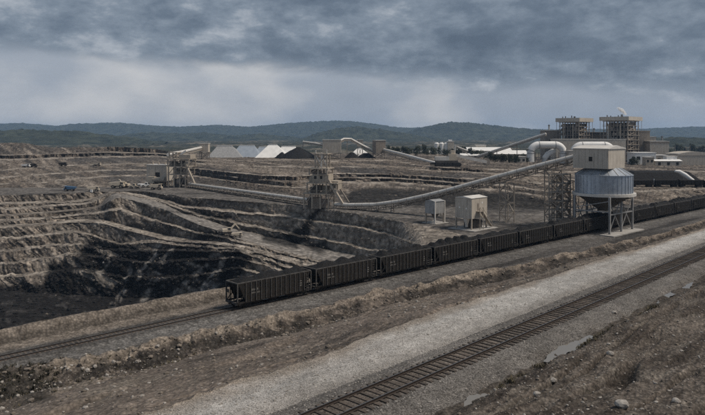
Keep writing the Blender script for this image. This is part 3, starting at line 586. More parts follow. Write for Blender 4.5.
# ================================================================== near railway track
def rail_profile(pts_along, mat, parent, x0, x1, y, z):
    mb = MB(); prof = [(-0.075, 0), (0.075, 0), (0.075, 0.02), (0.012, 0.035), (0.012, 0.115), (0.036, 0.125), (0.036, 0.165), (-0.036, 0.165), (-0.036, 0.125), (-0.012, 0.115), (-0.012, 0.035), (-0.075, 0.02)]
    n = len(prof); mb.add([(x0, y + a, z + b) for a, b in prof] + [(x1, y + a, z + b) for a, b in prof], [tuple(range(n)), tuple(range(2*n-1, n-1, -1))] + [(i, i+n, (i+1) % n+n, (i+1) % n) for i in range(n)])
    o = mb.build('rail', mat, parent); bx(x0, x1, y - 0.03, y + 0.03, z + 0.166, z + 0.171).build('rail_head', M['steel'], o); return o
nt_o = thing('railway_track', (NT0[0], NT0[1], 11.0), NT_ANG, 'empty railway track with timber sleepers crossing the foreground gravel', 'railway track')
for y in (-0.75, 0.75): rail_profile(None, M['rust'], nt_o, -30, 110, y, 0.06)
tm = [MB().prism([(-0.125, -0.10), (0.125, -0.10), (0.12, 0.055 + 0.006*q), (-0.115, 0.06)], -1.3, 1.3).mesh('sleeper', M['tie']) for q in range(3)]
ra = random.Random(3)
for i in range(210):
    x = -14 + i * 0.6
    place('sleeper', tm[i % 3], nt_o, (x + ra.uniform(-0.03, 0.03), ra.uniform(-0.06, 0.06), ra.uniform(-0.015, 0.012)), ra.uniform(-0.03, 0.03))
pm = bx(-0.1, 0.1, -0.13, 0.13, 0.052, 0.075).mesh('tie_plate', M['rust'])

# track of the coal train
tt_o = thing('railway_track', (TT0[0], TT0[1], -0.165), TT_ANG, 'railway track in the dark yard, carrying the coal train', 'railway track')
for y in (-0.75, 0.75): rail_profile(None, M['rust'], tt_o, -60, 260, y, 0.0)
mb = MB()
for i in range(260): x = -45 + i * 0.62; mb.box(x - 0.12, x + 0.12, -1.25, 1.25, -0.1, 0.02)
tag(mb.build('sleepers', M['tie'], tt_o), kind='stuff')

# ================================================================== puddles in the ditch
wm = bpy.data.materials.new('muddy_water'); wm.use_nodes = True; b_ = wm.node_tree.nodes['Principled BSDF']
b_.inputs['Base Color'].default_value = (0.20, 0.188, 0.168, 1); b_.inputs['Roughness'].default_value = 0.04; b_.inputs['Specular IOR Level'].default_value = 0.6
nz = wm.node_tree.nodes.new('ShaderNodeTexNoise'); nz.inputs['Scale'].default_value = 3; bpn = wm.node_tree.nodes.new('ShaderNodeBump'); bpn.inputs['Distance'].default_value = 0.004
wm.node_tree.links.new(nz.outputs[0], bpn.inputs['Height']); wm.node_tree.links.new(bpn.outputs[0], b_.inputs['Normal'])
def ditch_s(px_, off):                       # distance along the track where the ditch meets a sight column
    r = (px_ - CX) / F; q = NT0 + NTN * off; return (r * q[1] - q[0]) / (NTD[0] - r * NTD[1])
for j, (a, b, wd, zz) in enumerate([(456, 490, 0.30, 10.50), (543, 592, 0.62, 10.55), (655, 694, 0.36, 10.53)]):
    s0, s1 = ditch_s(a, 3.75), ditch_s(b, 3.75); n = 26; vs = []
    for i in range(n + 1):
        t = i / n; s = s0 + (s1 - s0) * t; hw = wd * math.sin(math.pi * min(max(t, 0.02), 0.98)) ** 0.5 * (0.7 + 0.5 * ra.random())
        cpt = NT0 + NTD * s + NTN * (3.8 + 0.15 * math.sin(t * 9 + j))
        for sg in (-1, 1): e = cpt + NTN * sg * hw; vs.append((e[0], e[1], zz))
    o = MB().add(vs, [(2*i, 2*i+1, 2*i+3, 2*i+2) for i in range(n)]).build('puddle', wm); o['kind'] = 'structure'

# ================================================================== coal train
def make_car():
    t = thing('coal_wagon', (0, 0, 0), 0, 'x', 'railway wagon')
    L = 7.05; HW = 1.52; ZB, ZT = 1.0, 3.92
    for sg in (-1, 1):
        s = MB()                               # side sheet: full height between the end bays, cut under the slope sheets
        ys = (sg*HW - 0.02, sg*HW + 0.02)
        s.prism([(-5.75, ZB), (5.75, ZB), (5.75, 1.35), (6.9, ZT - 0.12), (-6.9, ZT - 0.12), (-5.75, 1.35)], *ys)
        so_ = s.build('side_panel', M['car'], t)
        for i in range(13): place('rib', RIB, so_, (-5.6 + i * 11.2 / 12, sg * (HW + 0.075), 0))
        MB().box(-L, L, sg*HW - 0.05, sg*HW + 0.14, ZT - 0.13, ZT).build('top_chord', M['car_edge'], t)
        MB().box(-L, L, sg*HW - 0.03, sg*HW + 0.10, ZB - 0.22, ZB + 0.02).build('side_sill', M['car'], t)
        for e in (-1, 1):
            MB().box(e*L - 0.09, e*L + 0.09, sg*HW - 0.10, sg*HW + 0.06, ZB, ZT - 0.13).build('corner_post', M['car_edge'], t)
            MB().bar((e*6.95, sg*HW, ZB), (e*5.9, sg*HW, 2.0), 0.10).build('end_brace', M['car'], t)
        lm = MB()
        for i in range(7): lm.bar((sg*-6.45, sg*(HW + 0.13), 0.75 + i*0.42), (sg*-6.05, sg*(HW + 0.13), 0.75 + i*0.42), 0.035)
        for xx in (6.47, 6.03): lm.bar((-sg*xx, sg*(HW + 0.13), 0.6), (-sg*xx, sg*(HW + 0.13), 3.75), 0.04)
        lm.build('ladder', M['car_edge'], t)
        # faded lettering: two short rows near one end, a small panel near the other
        for row, (z0, wds) in enumerate(((2.45, (0.28, 0.26, 0.30, 0.24)), (1.98, (0.2, 0.22, 0.2, 0.24, 0.2, 0.18)))):
            x = -4.55; mk = MB()
            for wd in wds: mk.box(x, x + wd*0.75, sg*HW + sg*0.025 - 0.004, sg*HW + sg*0.025 + 0.004, z0, z0 + (0.3 if row == 0 else 0.24)); x += wd + 0.06
            mk.build('lettering', M['mark'], so_)
        mk = MB()
        for i in range(3): mk.box(4.75, 5.15, sg*HW + sg*0.025 - 0.004, sg*HW + sg*0.025 + 0.004, 1.7 + i*0.36, 1.86 + i*0.36)
        mk.build('lettering', M['mark'], so_)
    for e in (-1, 1):
        MB().add([(e*6.95, -HW+0.03, ZT-0.05), (e*6.95, HW-0.03, ZT-0.05), (e*4.9, HW-0.03, 1.0), (e*4.9, -HW+0.03, 1.0), (e*6.9, -HW+0.03, ZT-0.05), (e*6.9, HW-0.03, ZT-0.05), (e*4.85, HW-0.03, 1.0), (e*4.85, -HW+0.03, 1.0)],
                 [(0,1,2,3),(7,6,5,4),(0,4,5,1),(1,5,6,2),(2,6,7,3),(3,7,4,0)]).build('slope_sheet', M['car'], t)
        MB().box(e*L - 0.10, e*L + 0.10, -HW, HW, ZT - 0.16, ZT + 0.01).build('end_chord', M['car_edge'], t)
        MB().box(e*L - 0.15, e*L + 0.15, -HW, HW, ZB - 0.3, ZB).build('end_sill', M['car_edge'], t)
        for yy in (-0.5, 0.5): MB().box(e*6.98 - 0.05, e*6.98 + 0.05, yy - 0.06, yy + 0.06, ZB, ZT - 0.16).build('end_post', M['car'], t)
        MB().box(min(e*6.9, e*7.58), max(e*6.9, e*7.58), -0.13, 0.13, 0.68, 0.94).build('coupler', M['bogie'], t)
        bg = MB().box(e*5.35 - 0.2, e*5.35 + 0.2, -1.2, 1.2, 0.45, 0.82).build('bogie', M['bogie'], t)
        for sg in (-1, 1):
            MB().prism([(e*5.35 - 1.15, 0.36), (e*5.35 - 0.35, 0.22), (e*5.35 + 0.35, 0.22), (e*5.35 + 1.15, 0.36), (e*5.35 + 1.15, 0.56), (e*5.35 + 0.3, 0.80), (e*5.35 - 0.3, 0.80), (e*5.35 - 1.15, 0.56)], sg*1.0 - 0.07, sg*1.0 + 0.07).build('side_frame', M['bogie'], bg)
        for dx in (-0.88, 0.88):
            for sg in (-1, 1):
                place('wheel', WHEEL, bg, (e*5.35 + dx, sg*0.75, 0.43))
            MB().tube([(e*5.35 + dx, -0.72, 0.43), (e*5.35 + dx, 0.72, 0.43)], 0.07, 8).build('axle', M['bogie'], bg)
    for xx in (-3.2, 0, 3.2):
        MB().add([(xx-1.6,-1.3,1.0),(xx+1.6,-1.3,1.0),(xx+1.6,1.3,1.0),(xx-1.6,1.3,1.0),(xx-0.45,-1.0,0.32),(xx+0.45,-1.0,0.32),(xx+0.45,1.0,0.32),(xx-0.45,1.0,0.32)],
                 [(0,3,2,1),(4,5,6,7),(0,1,5,4),(1,2,6,5),(2,3,7,6),(3,0,4,7)]).build('hopper_chute', M['bogie'], t)
    MB().box(-6.95, 6.95, -0.2, 0.2, 0.72, 0.98).build('centre_sill', M['bogie'], t)
    MB().tube([(-7.2, 0.75, 2.5), (-7.26, 0.75, 2.5)], 0.28, 14).build('brake_wheel', M['car_edge'], t)
    return t
RIB = MB().prism([(-0.06, 0.98), (0.06, 0.98), (0.06, 3.78), (-0.06, 3.78)], -0.075, 0.075).mesh('rib', M['car_edge'])
WHEEL = MB().tube([(0, -0.06, 0), (0, 0.06, 0)], 0.42, 18).mesh('wheel', M['bogie'])
def coal_mesh(seed, L=6.9, W=1.49, z0=3.6, h=0.62, peaks=2, name='coal_load'):
    nx, ny = 64, 16; x = np.linspace(-L, L, nx)[:, None]; y = np.linspace(-W, W, ny)[None]
    ex = np.clip((L - np.abs(x)) / 1.7, 0, 1); ey = np.clip((W - np.abs(y)) / 1.0, 0, 1); rnd = random.Random(seed)
    dome = np.minimum(ex, 1) ** 0.8 * ey ** 0.75 * (0.74 + 0.26 * np.cos((x + rnd.uniform(-2, 2)) * peaks * 0.9) + 0.1 * np.cos(x * 2.3 + seed))
    z = z0 + h * dome + 0.17 * fbm(x / 0.6 + y * 0, y / 0.6 + x * 0, seed, 3, 0.7)
    vs = np.stack([x + 0*y, y + 0*x, z], -1).reshape(-1, 3).tolist(); i = [(a*ny+b, (a+1)*ny+b, (a+1)*ny+b+1, a*ny+b+1) for a in range(nx-1) for b in range(ny-1)]
    return MB().add(vs, i).mesh(name, M['coal'])
LOADS = [coal_mesh(300 + q, peaks=1.2 + 0.5 * q, h=1.0 + 0.08 * q) for q in range(4)]
car0 = make_car()
ordn = ['frontmost', 'second', 'third', 'fourth', 'fifth', 'sixth', 'seventh', 'eighth', 'ninth', 'tenth', 'eleventh', 'twelfth', 'thirteenth']
cars = []
for i in range(15):
    c = car0 if i == 0 else copy_tree(car0)
    s = 7.0 + i * 15.22; p = TT0 + TTD * s
    c.location = (p[0], p[1], 0.0); c.rotation_euler = (0, 0, TT_ANG)
    lab = ('black coal wagon at the near end of the train, its end frame showing' if i == 0 else
           'black coal wagon passing under the hopper silo' if i == 8 else
           'black coal wagon just right of the hopper silo legs' if i == 9 else
           'black coal wagon in the train, %s from the near end' % (ordn[i] if i < 13 else ('fourteenth' if i == 13 else 'fifteenth')))
    tag(c, lab, None, 'coal wagons of the train'); cars.append(c)
for i, c in enumerate(cars): place('coal_load', LOADS[i % 4], c)

# ================================================================== loading silo over the train
e1 = Vector((TTD[0], TTD[1], 0)); e2 = Vector((-TTD[1], TTD[0], 0))          # along / across the track
si = thing('loading_silo', (69.3, 179.3, 0), TT_ANG, 'round grey metal silo on tall legs with a box house on top', 'silo')
MB().lathe((0, 0, 0), [(7.45, 10.2), (7.45, 15.1)], 40, False).build('drum', M['drum'], si, True)
for a in range(40):
    an = 2*math.pi*a/40; MB().bar((7.49*math.cos(an), 7.49*math.sin(an), 10.25), (7.49*math.cos(an), 7.49*math.sin(an), 15.05), 0.10).build('drum_rib', M['drum'], si)
rf = MB().lathe((0, 0, 0), [(7.65, 15.05), (7.65, 15.2), (4.4, 17.1)], 40, False).build('cone_roof', M['drum'], si)
for a in range(20):
    an = 2*math.pi*a/20; MB().bar((7.6*math.cos(an), 7.6*math.sin(an), 15.25), (4.5*math.cos(an), 4.5*math.sin(an), 17.05), 0.16).build('roof_seam', M['grey'], rf)
MB().lathe((0, 0, 0), [(8.3, 9.5), (8.3, 10.22), (7.0, 10.22)], 40, False).build('ring_girder', M['cover'], si)
MB().lathe((0, 0, 0), [(8.1, 9.55), (7.2, 9.45), (1.6, 5.6), (1.6, 5.2)], 32).build('hopper_cone', M['dframe'], si)
legs = [(-6.9, -4.9), (0.0, -4.9), (6.9, -4.9), (-6.9, 4.9), (0.0, 4.9), (6.9, 4.9)]
for (x, y) in legs: MB().box(x-0.25, x+0.25, y-0.25, y+0.25, -0.3, 9.55).build('leg', M['grey'], si)
for y in (-4.9, 4.9):
    for x0 in (-6.9, 0.0):
        MB().bar((x0, y, 0.6), (x0 + 6.9, y, 9.1), 0.18).build('brace', M['grey'], si); MB().bar((x0 + 6.9, y + 0.3, 0.6), (x0, y + 0.3, 9.1), 0.18).build('brace', M['grey'], si)
    MB().bar((-6.9, y, 4.9), (6.9, y, 4.9), 0.3).build('tie_beam', M['grey'], si)
for x in (-6.9, 6.9):
    MB().bar((x, -4.9, 8.5), (x, 4.9, 6.3), 0.24).build('brace', M['grey'], si); MB().bar((x, -4.9, 5.6), (x, 4.9, 5.6), 0.3).build('tie_beam', M['grey'], si)
for y in (-4.9,): MB().box(-9.6, 9.2, y - 2.4, y + 1.5, -0.45, -0.12).build('footing_slab', M['concrete'], si)
ho = MB().box(-5.0, 5.0, -5.0, 5.0, 16.95, 22.3).build('box_house', M['cream2'], si); ho.location = (-0.98, 0.93, 0)
MB().prism([(-5.25, 22.25), (5.25, 22.25), (5.25, 22.4), (0, 23.2), (-5.25, 22.4)], -5.25, 5.25).build('roof', M['cover'], ho)
MB().box(-5.04, -4.98, -0.6, 0.4, 18.9, 20.1).build('window', M['dark'], ho)
MB().box(-5.0, -4.7, -5.02, -4.99, 17.0, 22.3).build('corner_trim', M['frame'], ho)
cab = []
# stair and lattice tower beside the silo
def lattice(name, loc, rz, w, d, h, levels, mat, label, stair=False, t=0.22, cat='tower', group=None, deck=True):
    o = thing(name, loc, rz, label, cat, group); hw, hd = w/2, d/2; cs = [(-hw, -hd), (hw, -hd), (hw, hd), (-hw, hd)]
    for (x, y) in cs: MB().bar((x, y, -0.4), (x, y, h), t).build('leg', mat, o)
    for l in range(levels):
        z0 = h * l / levels; z1 = h * (l + 1) / levels
        for i in range(4):
            a, b = cs[i], cs[(i+1) % 4]
            MB().bar((*a, z1 - t/2), (*b, z1 - t/2), t*0.8).build('ring_beam', mat, o)
            if l % 2 == i % 2: MB().bar((*a, z0), (*b, z1), t*0.6).build('brace', mat, o)
            else: MB().bar((*b, z0), (*a, z1), t*0.6).build('brace', mat, o)
        if stair:
            sg = 1 if l % 2 else -1
            MB().bar((sg*hw*0.8, 0, z0), (-sg*hw*0.8, 0, z1), 0.9, 0.15).build('stair_flight', mat, o)
            MB().box(-hw, hw, -hd, hd*0.1, z1 - 0.12, z1 - 0.02).build('landing', mat, o)
    return o
pt = G(561, 224, 0); lattice('stair_tower', (58.5, 183.5, ground_z(58.5, 183.5)), TT_ANG, 4.2, 4.2, 15.0, 6, M['frame'], 'steel lattice stair tower left of the silo', True, 0.28)
lattice('stair_tower', (63.2, 190.5, ground_z(63.2, 190.5)), TT_ANG, 3.4, 5.0, 13.0, 5, M['frame'], 'steel lattice tower half hidden behind the silo legs', True, 0.25)

# ================================================================== covered conveyors
def conveyor(name, pts, r, truss, label, posts=(), group=None, cover='cover', spacing=3.0, base=None):
    """a round-covered belt on a light truss; pts run along the tube's axis"""
    pts = [Vector(p) for p in pts]; b0 = Vector((pts[0].x, pts[0].y, min(p.z for p in pts) if base is None else base)); o = thing(name, b0, 0, label, 'conveyor', group)
    loc = [p - b0 for p in pts]
    MB().tube(loc, r, 14).build('tube_cover', M[cover], o, True)
    # resample
    seg = [(loc[i+1] - loc[i]).length for i in range(len(loc)-1)]; tot = sum(seg); n = max(2, int(tot / spacing)); res = []
    for k_ in range(n + 1):
        d = tot * k_ / n; i = 0
        while i < len(seg) - 1 and d > seg[i]: d -= seg[i]; i += 1
        res.append(loc[i].lerp(loc[i+1], d / seg[i]))
    side = [(res[min(i+1, n)] - res[max(i-1, 0)]).cross(Vector((0, 0, 1))).normalized() * r * 1.05 for i in range(n+1)]
    dn = Vector((0, 0, -1))
    for sg in (-1, 1):
        up, lo, ve, di = MB(), MB(), MB(), MB()
        for i in range(n):
            a, b = res[i] + side[i]*sg + dn*r*0.75, res[i+1] + side[i+1]*sg + dn*r*0.75
            up.bar(a, b, 0.18); lo.bar(a + dn*truss, b + dn*truss, 0.2); ve.bar(a, a + dn*truss, 0.24); di.bar(a if i % 2 else a + dn*truss, b + dn*truss if i % 2 else b, 0.12)
        up.build('upper_chord', M['frame'], o); lo.build('lower_chord', M['frame'], o); tag(ve.build('truss_posts', M['frame'], o), kind='stuff'); tag(di.build('truss_diagonals', M['dframe'], o), kind='stuff')
    fl = MB()
    for i in range(n): fl.bar(res[i] + dn*(r*0.75 + truss*0.55), res[i+1] + dn*(r*0.75 + truss*0.55), r*1.9, 0.12)
    fl.build('belt_deck', M['dframe'], o)
    rings = MB()
    for i in range(0, n + 1, 1):
        t = (res[min(i+1, n)] - res[max(i-1, 0)]).normalized()*0.05; rings.tube([res[i] - t, res[i] + t], r*1.035, 14)
    tag(rings.build('cover_bands', M['brownclad'], o), kind='stuff')
    hr = MB()
    for i in range(n):
        a, b = res[i] + side[i]*2.0, res[i+1] + side[i+1]*2.0
        hr.bar(a + dn*0.1, b + dn*0.1, 0.07); hr.bar(a + dn*(r + 0.4), b + dn*(r + 0.4), 0.9, 0.1); hr.bar(a + dn*0.1, a + dn*(r + 0.4), 0.07)
    hr.build('walkway', M['frame'], o)
    for d in posts:
        p = res[int(round(d * n))]; s = side[int(round(d * n))]; gz_ = ground_z(p.x + b0.x, p.y + b0.y) - b0.z
        for sg in (-1, 1): MB().bar(p + s*sg*1.1 + dn*(r*0.75 + truss), Vector((p.x + s.x*sg*1.6, p.y + s.y*sg*1.6, gz_ - 0.5)), 0.28).build('support_leg', M['frame'], o)
        MB().bar(p + s*1.3 + dn*(r + truss + 0.5), Vector((p.x - s.x*1.5, p.y - s.y*1.5, gz_ + 0.6)), 0.16).build('support_brace', M['frame'], o)
    return o
T1 = Vector((-85.5, 325.0, 0)); T2 = Vector((-10.7, 235.0, 0))
def along2(px_, y):                         # point of the rising conveyor at a photo column: plan line from tower to silo
    r = (px_ - CX) / F; a = T2; d = Vector((80.0, -56.0)); t = (r*a.y - a.x) / (d.x - r*d.y); Y = a.y + d.y*t; return P(px_, y, Y)
conveyor('covered_conveyor', [along2(x, y) for x, y in ((335, 204.2), (350, 205), (375, 204.6), (400, 201.2), (425, 195.8), (450, 189.6), (480, 181.3), (510, 173.2), (540, 165.2), (577, 155.8))], 0.66, 1.6,
         'long pale covered conveyor rising from the central tower to the silo house', (0.12, 0.2, 0.28, 0.5), base=0.0)
q = along2(506, 175); lattice('conveyor_trestle', (q.x, q.y - 1.0, ground_z(q.x, q.y)), 0.4, 3.0, 3.0, q.z - ground_z(q.x, q.y) - 2.2, 4, M['frame'], 'tall steel lattice trestle carrying the rising conveyor right of the box building', False, 0.24, 'trestle')
q = along2(553, 162); lattice('conveyor_trestle', (q.x, q.y, ground_z(q.x, q.y)), 0.4, 3.4, 3.2, q.z - ground_z(q.x, q.y) - 2.2, 5, M['frame'], 'steel lattice trestle under the upper end of the rising conveyor', False, 0.24, 'trestle')
a1 = P(189, 183.6, 322.0); a2 = P(308, 199.5, 239.0)
conveyor('covered_conveyor', [a1.lerp(a2, t/6) for t in range(7)], 0.52, 1.3, 'pale covered conveyor low over the ground between the two machine towers', (0.1, 0.25, 0.4, 0.55, 0.7, 0.85), base=0.0)

# ================================================================== box building and small bin beside the conveyor
def leggedbox(name, corner, wl_, wr, z0, z1, mat, label, cat, roofmat=None, stairs=False):
    """a box on legs seen corner-on; local x runs along the track (right face), y back to the left"""
    o = thing(name, corner, TT_ANG, label, cat)
    body = MB().box(0, wr, 0, wl_, z0, z1).build('body', M[mat], o)
    MB().add([(-0.15, -0.15, z1), (wr+0.15, -0.15, z1), (wr+0.15, wl_+0.15, z1), (-0.15, wl_+0.15, z1), (-0.15, wl_/2, z1+0.5), (wr+0.15, wl_/2, z1+0.5)], [(0, 1, 5, 4), (2, 3, 4, 5), (0, 4, 3), (1, 2, 5), (3, 2, 1, 0)]).build('roof', M[roofmat or 'cover'], o)
    for x in (0.2, wr - 0.2):
        for y in (0.2, wl_ - 0.2): MB().bar((x, y, -0.5), (x, y, z0), 0.34).build('leg', M['cream'], o)
    return o, body
o, body = leggedbox('box_building', G(471.7, 230.5, 0), 5.6, 7.2, 3.1, 8.7, 'cream2', 'cream metal box building on legs beside the rising conveyor', 'building')
MB().box(-0.02, 0.02, 1.6, 2.0, 5.6, 6.0).build('lamp', M['white'], body); MB().box(-0.02, 0.02, 3.9, 4.3, 5.8, 6.2).build('lamp', M['white'], body)
MB().box(2.4, 3.3, -0.03, 0.03, 5.2, 7.2).build('door', M['brownclad'], body); MB().box(4.6, 5.0, -0.03, 0.03, 7.0, 7.5).build('lamp', M['white'], body)
st = MB().bar((3.4, -0.7, 5.1), (8.2, -0.7, 0.4), 0.9, 0.18).build('stair', M['frame'], o)
for y in (-0.3, -1.1): MB().bar((3.4, y, 6.1), (8.2, y, 1.4), 0.09).build('handrail', M['frame'], st)
MB().box(2.0, 3.8, -1.3, 0, 4.95, 5.1).build('landing', M['frame'], o)
for x in (2.1, 3.7): MB().bar((x, -1.2, -0.3), (x, -1.2, 6.1), 0.14).build('landing_post', M['frame'], o)
MB().lathe((1.2, 2.6, 0), [(1.0, 3.1), (0.4, 1.2), (0.4, 0.6)], 12).build('discharge_chute', M['cover'], o); MB().box(2.6, 6.4, 1.2, 4.6, -0.2, 2.3).build('drive_housing', M['dframe'], o)
MB().box(-1.6, 9.6, -2.0, 7.0, -0.4, 0.14).build('floor_slab', M['concrete'], o)
o, body = leggedbox('storage_bin', G(435, 224, 0), 3.8, 4.4, 2.9, 6.5, 'grey', 'small grey bin on four legs left of the cream box building', 'bin', 'grey')
MB().lathe((2.2, 1.9, 0), [(1.7, 2.9), (0.5, 1.3)], 4).build('bin_cone', M['dframe'], o)
MB().box(-0.6, 5.2, -1.0, 4.6, -0.4, 0.12).build('floor_slab', M['concrete'], o)
for xx in (0, 4.4): MB().bar((xx, -0.02, -0.4), (xx, -0.02, 6.6), 0.3).build('post', M['cover'], o)

# ================================================================== machine towers
def machine_tower(name, loc, rz, tiers, label, seed, s=1.0):
    """stacked open steel decks with plant on them; tiers = (x0, x1, z0, z1, kind)"""
    o = thing(name, loc, rz, label, 'tower'); rnd = random.Random(seed)
    for (x0, x1, z0, z1, kind) in tiers:
        d = 3.6 * s if kind != 'mast' else 1.8*s
        if kind == 'box':
            b = MB().box(x0, x1, -d*0.9, d*0.9, z0, z1).build('machine_house', M['cream'], o)
            for i in range(int((x1 - x0) / 2.2)): MB().box(x0 + 0.7 + i*2.2, x0 + 1.6 + i*2.2, -d*0.9 - 0.05, -d*0.9 + 0.02, z0 + (z1-z0)*0.45, z0 + (z1-z0)*0.8).build('opening', M['dark'], b)
            continue
        nx = max(2, int((x1 - x0) / 3) + 1)
        for i in range(nx):
            x = x0 + (x1 - x0) * i / (nx - 1)
            for y in (-d, d): MB().bar((x, y, z0 - 0.3), (x, y, z1), 0.42*s).build('column', M['cream'], o)
            if i:
                xp = x0 + (x1 - x0) * (i-1) / (nx - 1)
                for y in (-d, d): MB().bar((xp, y, z0), (x, y, z1) if i % 2 else (x, y, z0 + 0.01), 0.22*s).build('brace', M['frame'], o)
        MB().box(x0 - 0.5, x1 + 0.5, -d - 0.5, d + 0.5, z1 - 0.32, z1).build('deck', M['cream'], o)
        for y in (-d - 0.45, d + 0.45):
            for hh in (0.55, 1.1): MB().bar((x0 - 0.5, y, z1 + hh), (x1 + 0.5, y, z1 + hh), 0.09).build('handrail', M['cream'], o)
        if kind == 'deck':
            for i in range(4):
                cx = rnd.uniform(x0 + 0.8, x1 - 0.8); wd = rnd.uniform(0.6, 1.5); hh = (z1 - z0) * rnd.uniform(0.35, 0.8); yy = rnd.uniform(-d*0.7, d*0.3)
                if rnd.random() < 0.5: MB().box(cx - wd, cx + wd, yy - 1, yy + 1, z0, z0 + hh).build('machine', M[rnd.choice(['cream', 'dframe', 'brownclad', 'dframe'])], o)
                else: MB().tube([(cx - wd, yy, z0 + hh*0.6), (cx + wd, yy, z0 + hh*0.6)], hh*0.35, 12).build('motor', M[rnd.choice(['frame', 'dframe'])], o)
    return o
# central tower: 2.77 px per metre in the photo
tb = T2
t2 = machine_tower('machine_tower', (tb.x, tb.y, ground_z(tb.x, tb.y)), -0.25, [(-6.0, 3.2, 0, 5.2, 'deck'), (-4.8, 6.0, 5.2, 9.0, 'deck'), (-3.0, 3.0, 9.0, 12.0, 'box'), (-4.0, 2.6, 12.0, 14.2, 'deck'), (-2.4, 2.0, 14.2, 19.4, 'mast')], 'tall cream steel machine tower where the two conveyors meet', 21)
MB().bar((3.0, -3.2, 10.0), (8.3, -3.2, 1.6), 1.3, 0.8).build('inclined_chute', M['cream'], t2); MB().bar((3.4, 3.2, 9.6), (8.8, 3.2, 1.6), 0.5).build('inclined_strut', M['cream'], t2)
MB().box(-4.6, -2.8, -2, 2, 9.0, 11.0).build('side_cabin', M['cream'], t2); MB().box(3.2, 6.4, -2.6, 2.4, 6.6, 9.6).build('machine_house', M['cream'], t2)
for x, h in ((-2.2, 20.6), (0.0, 19.8), (1.9, 20.8)): MB().bar((x, -1.6, 14), (x, -1.6, h), 0.3).build('mast_post', M['cover'], t2)
MB().bar((-2.2, -1.6, 19), (0, -1.6, 14.6), 0.25).build('mast_brace', M['cover'], t2); MB().bar((0, -1.6, 19), (1.9, -1.6, 14.6), 0.25).build('mast_brace', M['cover'], t2)
# left tower: 2 px per metre
tb = T1
t1 = machine_tower('machine_tower', (tb.x, tb.y, ground_z(tb.x, tb.y)), -0.2, [(-5.0, 4.0, 0, 6.5, 'deck'), (-5.0, 5.0, 6.5, 10.5, 'deck'), (-5.4, 5.6, 10.5, 14.2, 'deck'), (-5.6, -1.6, 14.2, 17.4, 'mast')], 'squat cream steel machine tower at the left end of the low conveyor', 33, 1.1)
MB().bar((3.8, -3.6, 12.0), (9.2, -3.6, 1.0), 1.2, 0.7).build('inclined_chute', M['cream'], t1); MB().box(0.2, 6.2, -3.2, 3.2, 14.2, 16.2).build('machine_house', M['cream'], t1)
MB().bar((0.5, -2, 16.2), (3.6, -2, 18.2), 0.9).build('loading_spout', M['cover'], t1)
o = thing('crusher_house', G(159.5, 185.5, 0), -0.15, 'cream box house left of the squat tower', 'building')
b = MB().box(-5.4, 5.4, -3.5, 4.5, 2.6, 10.6).build('wall', M['cream2'], o)
MB().box(-0.6, 1.8, -3.56, -3.4, 4.6, 7.0).build('window', M['dark'], b); MB().box(-5.7, 5.7, -3.8, 4.8, 10.6, 10.95).build('roof', M['cover'], o)
for x in (-3.6, -0.4, 3.2): MB().box(x - 0.3, x + 0.3, -0.4, 0.4, 10.95, 12.0).build('roof_vent', M['cream'], o)
for x in (-5.1, -1.7, 1.7, 5.1): MB().bar((x, -3.2, -0.3), (x, -3.2, 2.6), 0.5).build('leg', M['cream'], o); MB().bar((x, 4.2, -0.3), (x, 4.2, 2.6), 0.5).build('leg', M['cream'], o)
MB().box(-3.5, 4.5, 0, 3.5, -0.2, 2.5).build('feed_hopper', M['frame'], o)
MB().tube([(-0.8, -5.6, 3.4), (5.6, -5.6, 3.4)], 1.35, 14).build('drum', M['cream'], o); MB().box(-3.4, 0.2, -6.6, -4.2, 1.8, 5.0).build('drive_box', M['sand'], o)
for x in (-3.0, 0, 2.4, 5.0): MB().bar((x, -5.6, -0.3), (x, -5.6, 2.6), 0.4).build('drum_leg', M['cream'], o)

# ================================================================== stockyard on the terrace behind
def shed(px0, px1, ytop, ybase, Y, depth, ridge_frac, mat, label, slope=0.5, mat2=None):
    """hip-roofed sheeted shed sitting right on the ground"""
    a = P(px0, ybase, Y); b = P(px1, ybase, Y); wd = b.x - a.x; h = (ybase - ytop) / F * Y; c = (a + b) / 2
    o = thing('storage_shed', (c.x, Y, ground_z(c.x, Y) - 0.3), 0, label, 'shed'); hw, hd = wd/2, depth/2; rl = wd * ridge_frac / 2; rc = wd * (slope - 0.5)
    v = [(-hw, -hd, 0), (hw, -hd, 0), (hw, hd, 0), (-hw, hd, 0), (rc - rl, 0, h), (rc + rl, 0, h)]
    for nm_, f in (('front_slope', (0, 1, 5, 4)), ('back_slope', (2, 3, 4, 5)), ('left_slope', (0, 4, 3)), ('right_slope', (1, 2, 5))):
        pts = [Vector(v[i]) for i in f]; nrm = (pts[1] - pts[0]).cross(pts[2] - pts[0]).normalized() * 0.15
        n = len(pts); MB().add([p for p in pts] + [p - nrm for p in pts], [tuple(range(n)), tuple(range(2*n-1, n-1, -1))] + [(i, (i+1) % n, (i+1) % n + n, i + n) for i in range(n)]).build(nm_, M[(mat2 or mat) if nm_ in ('left_slope', 'back_slope') else mat], o)
    MB().box(rc - rl, rc + rl, -0.5, 0.5, h - 0.2, h + 0.35).build('ridge_cap', M['white'], o)
    return o
shed(210, 245, 146, 157.5, 500, 22, 0.42, 'grey', 'grey hip roofed shed with blue end, leftmost of the stockyard sheds', 0.42, 'bluegrey')
shed(232, 262, 145.8, 157.5, 506, 24, 0.5, 'bluegrey', 'blue grey shed with white ridge, second from left in the stockyard', 0.5, 'bluegrey')
shed(254, 275, 146.5, 156, 540, 20, 0.5, 'bluegrey', 'dull blue shed half hidden between two larger stockyard sheds', 0.5)
shed(257, 290, 145.2, 157.8, 497, 24, 0.25, 'white', 'bright white tent shaped shed left of the black coal heap', 0.48, 'white')
shed(277, 300, 146, 156.5, 530, 18, 0.6, 'white', 'white roofed shed behind the black coal heap', 0.5)
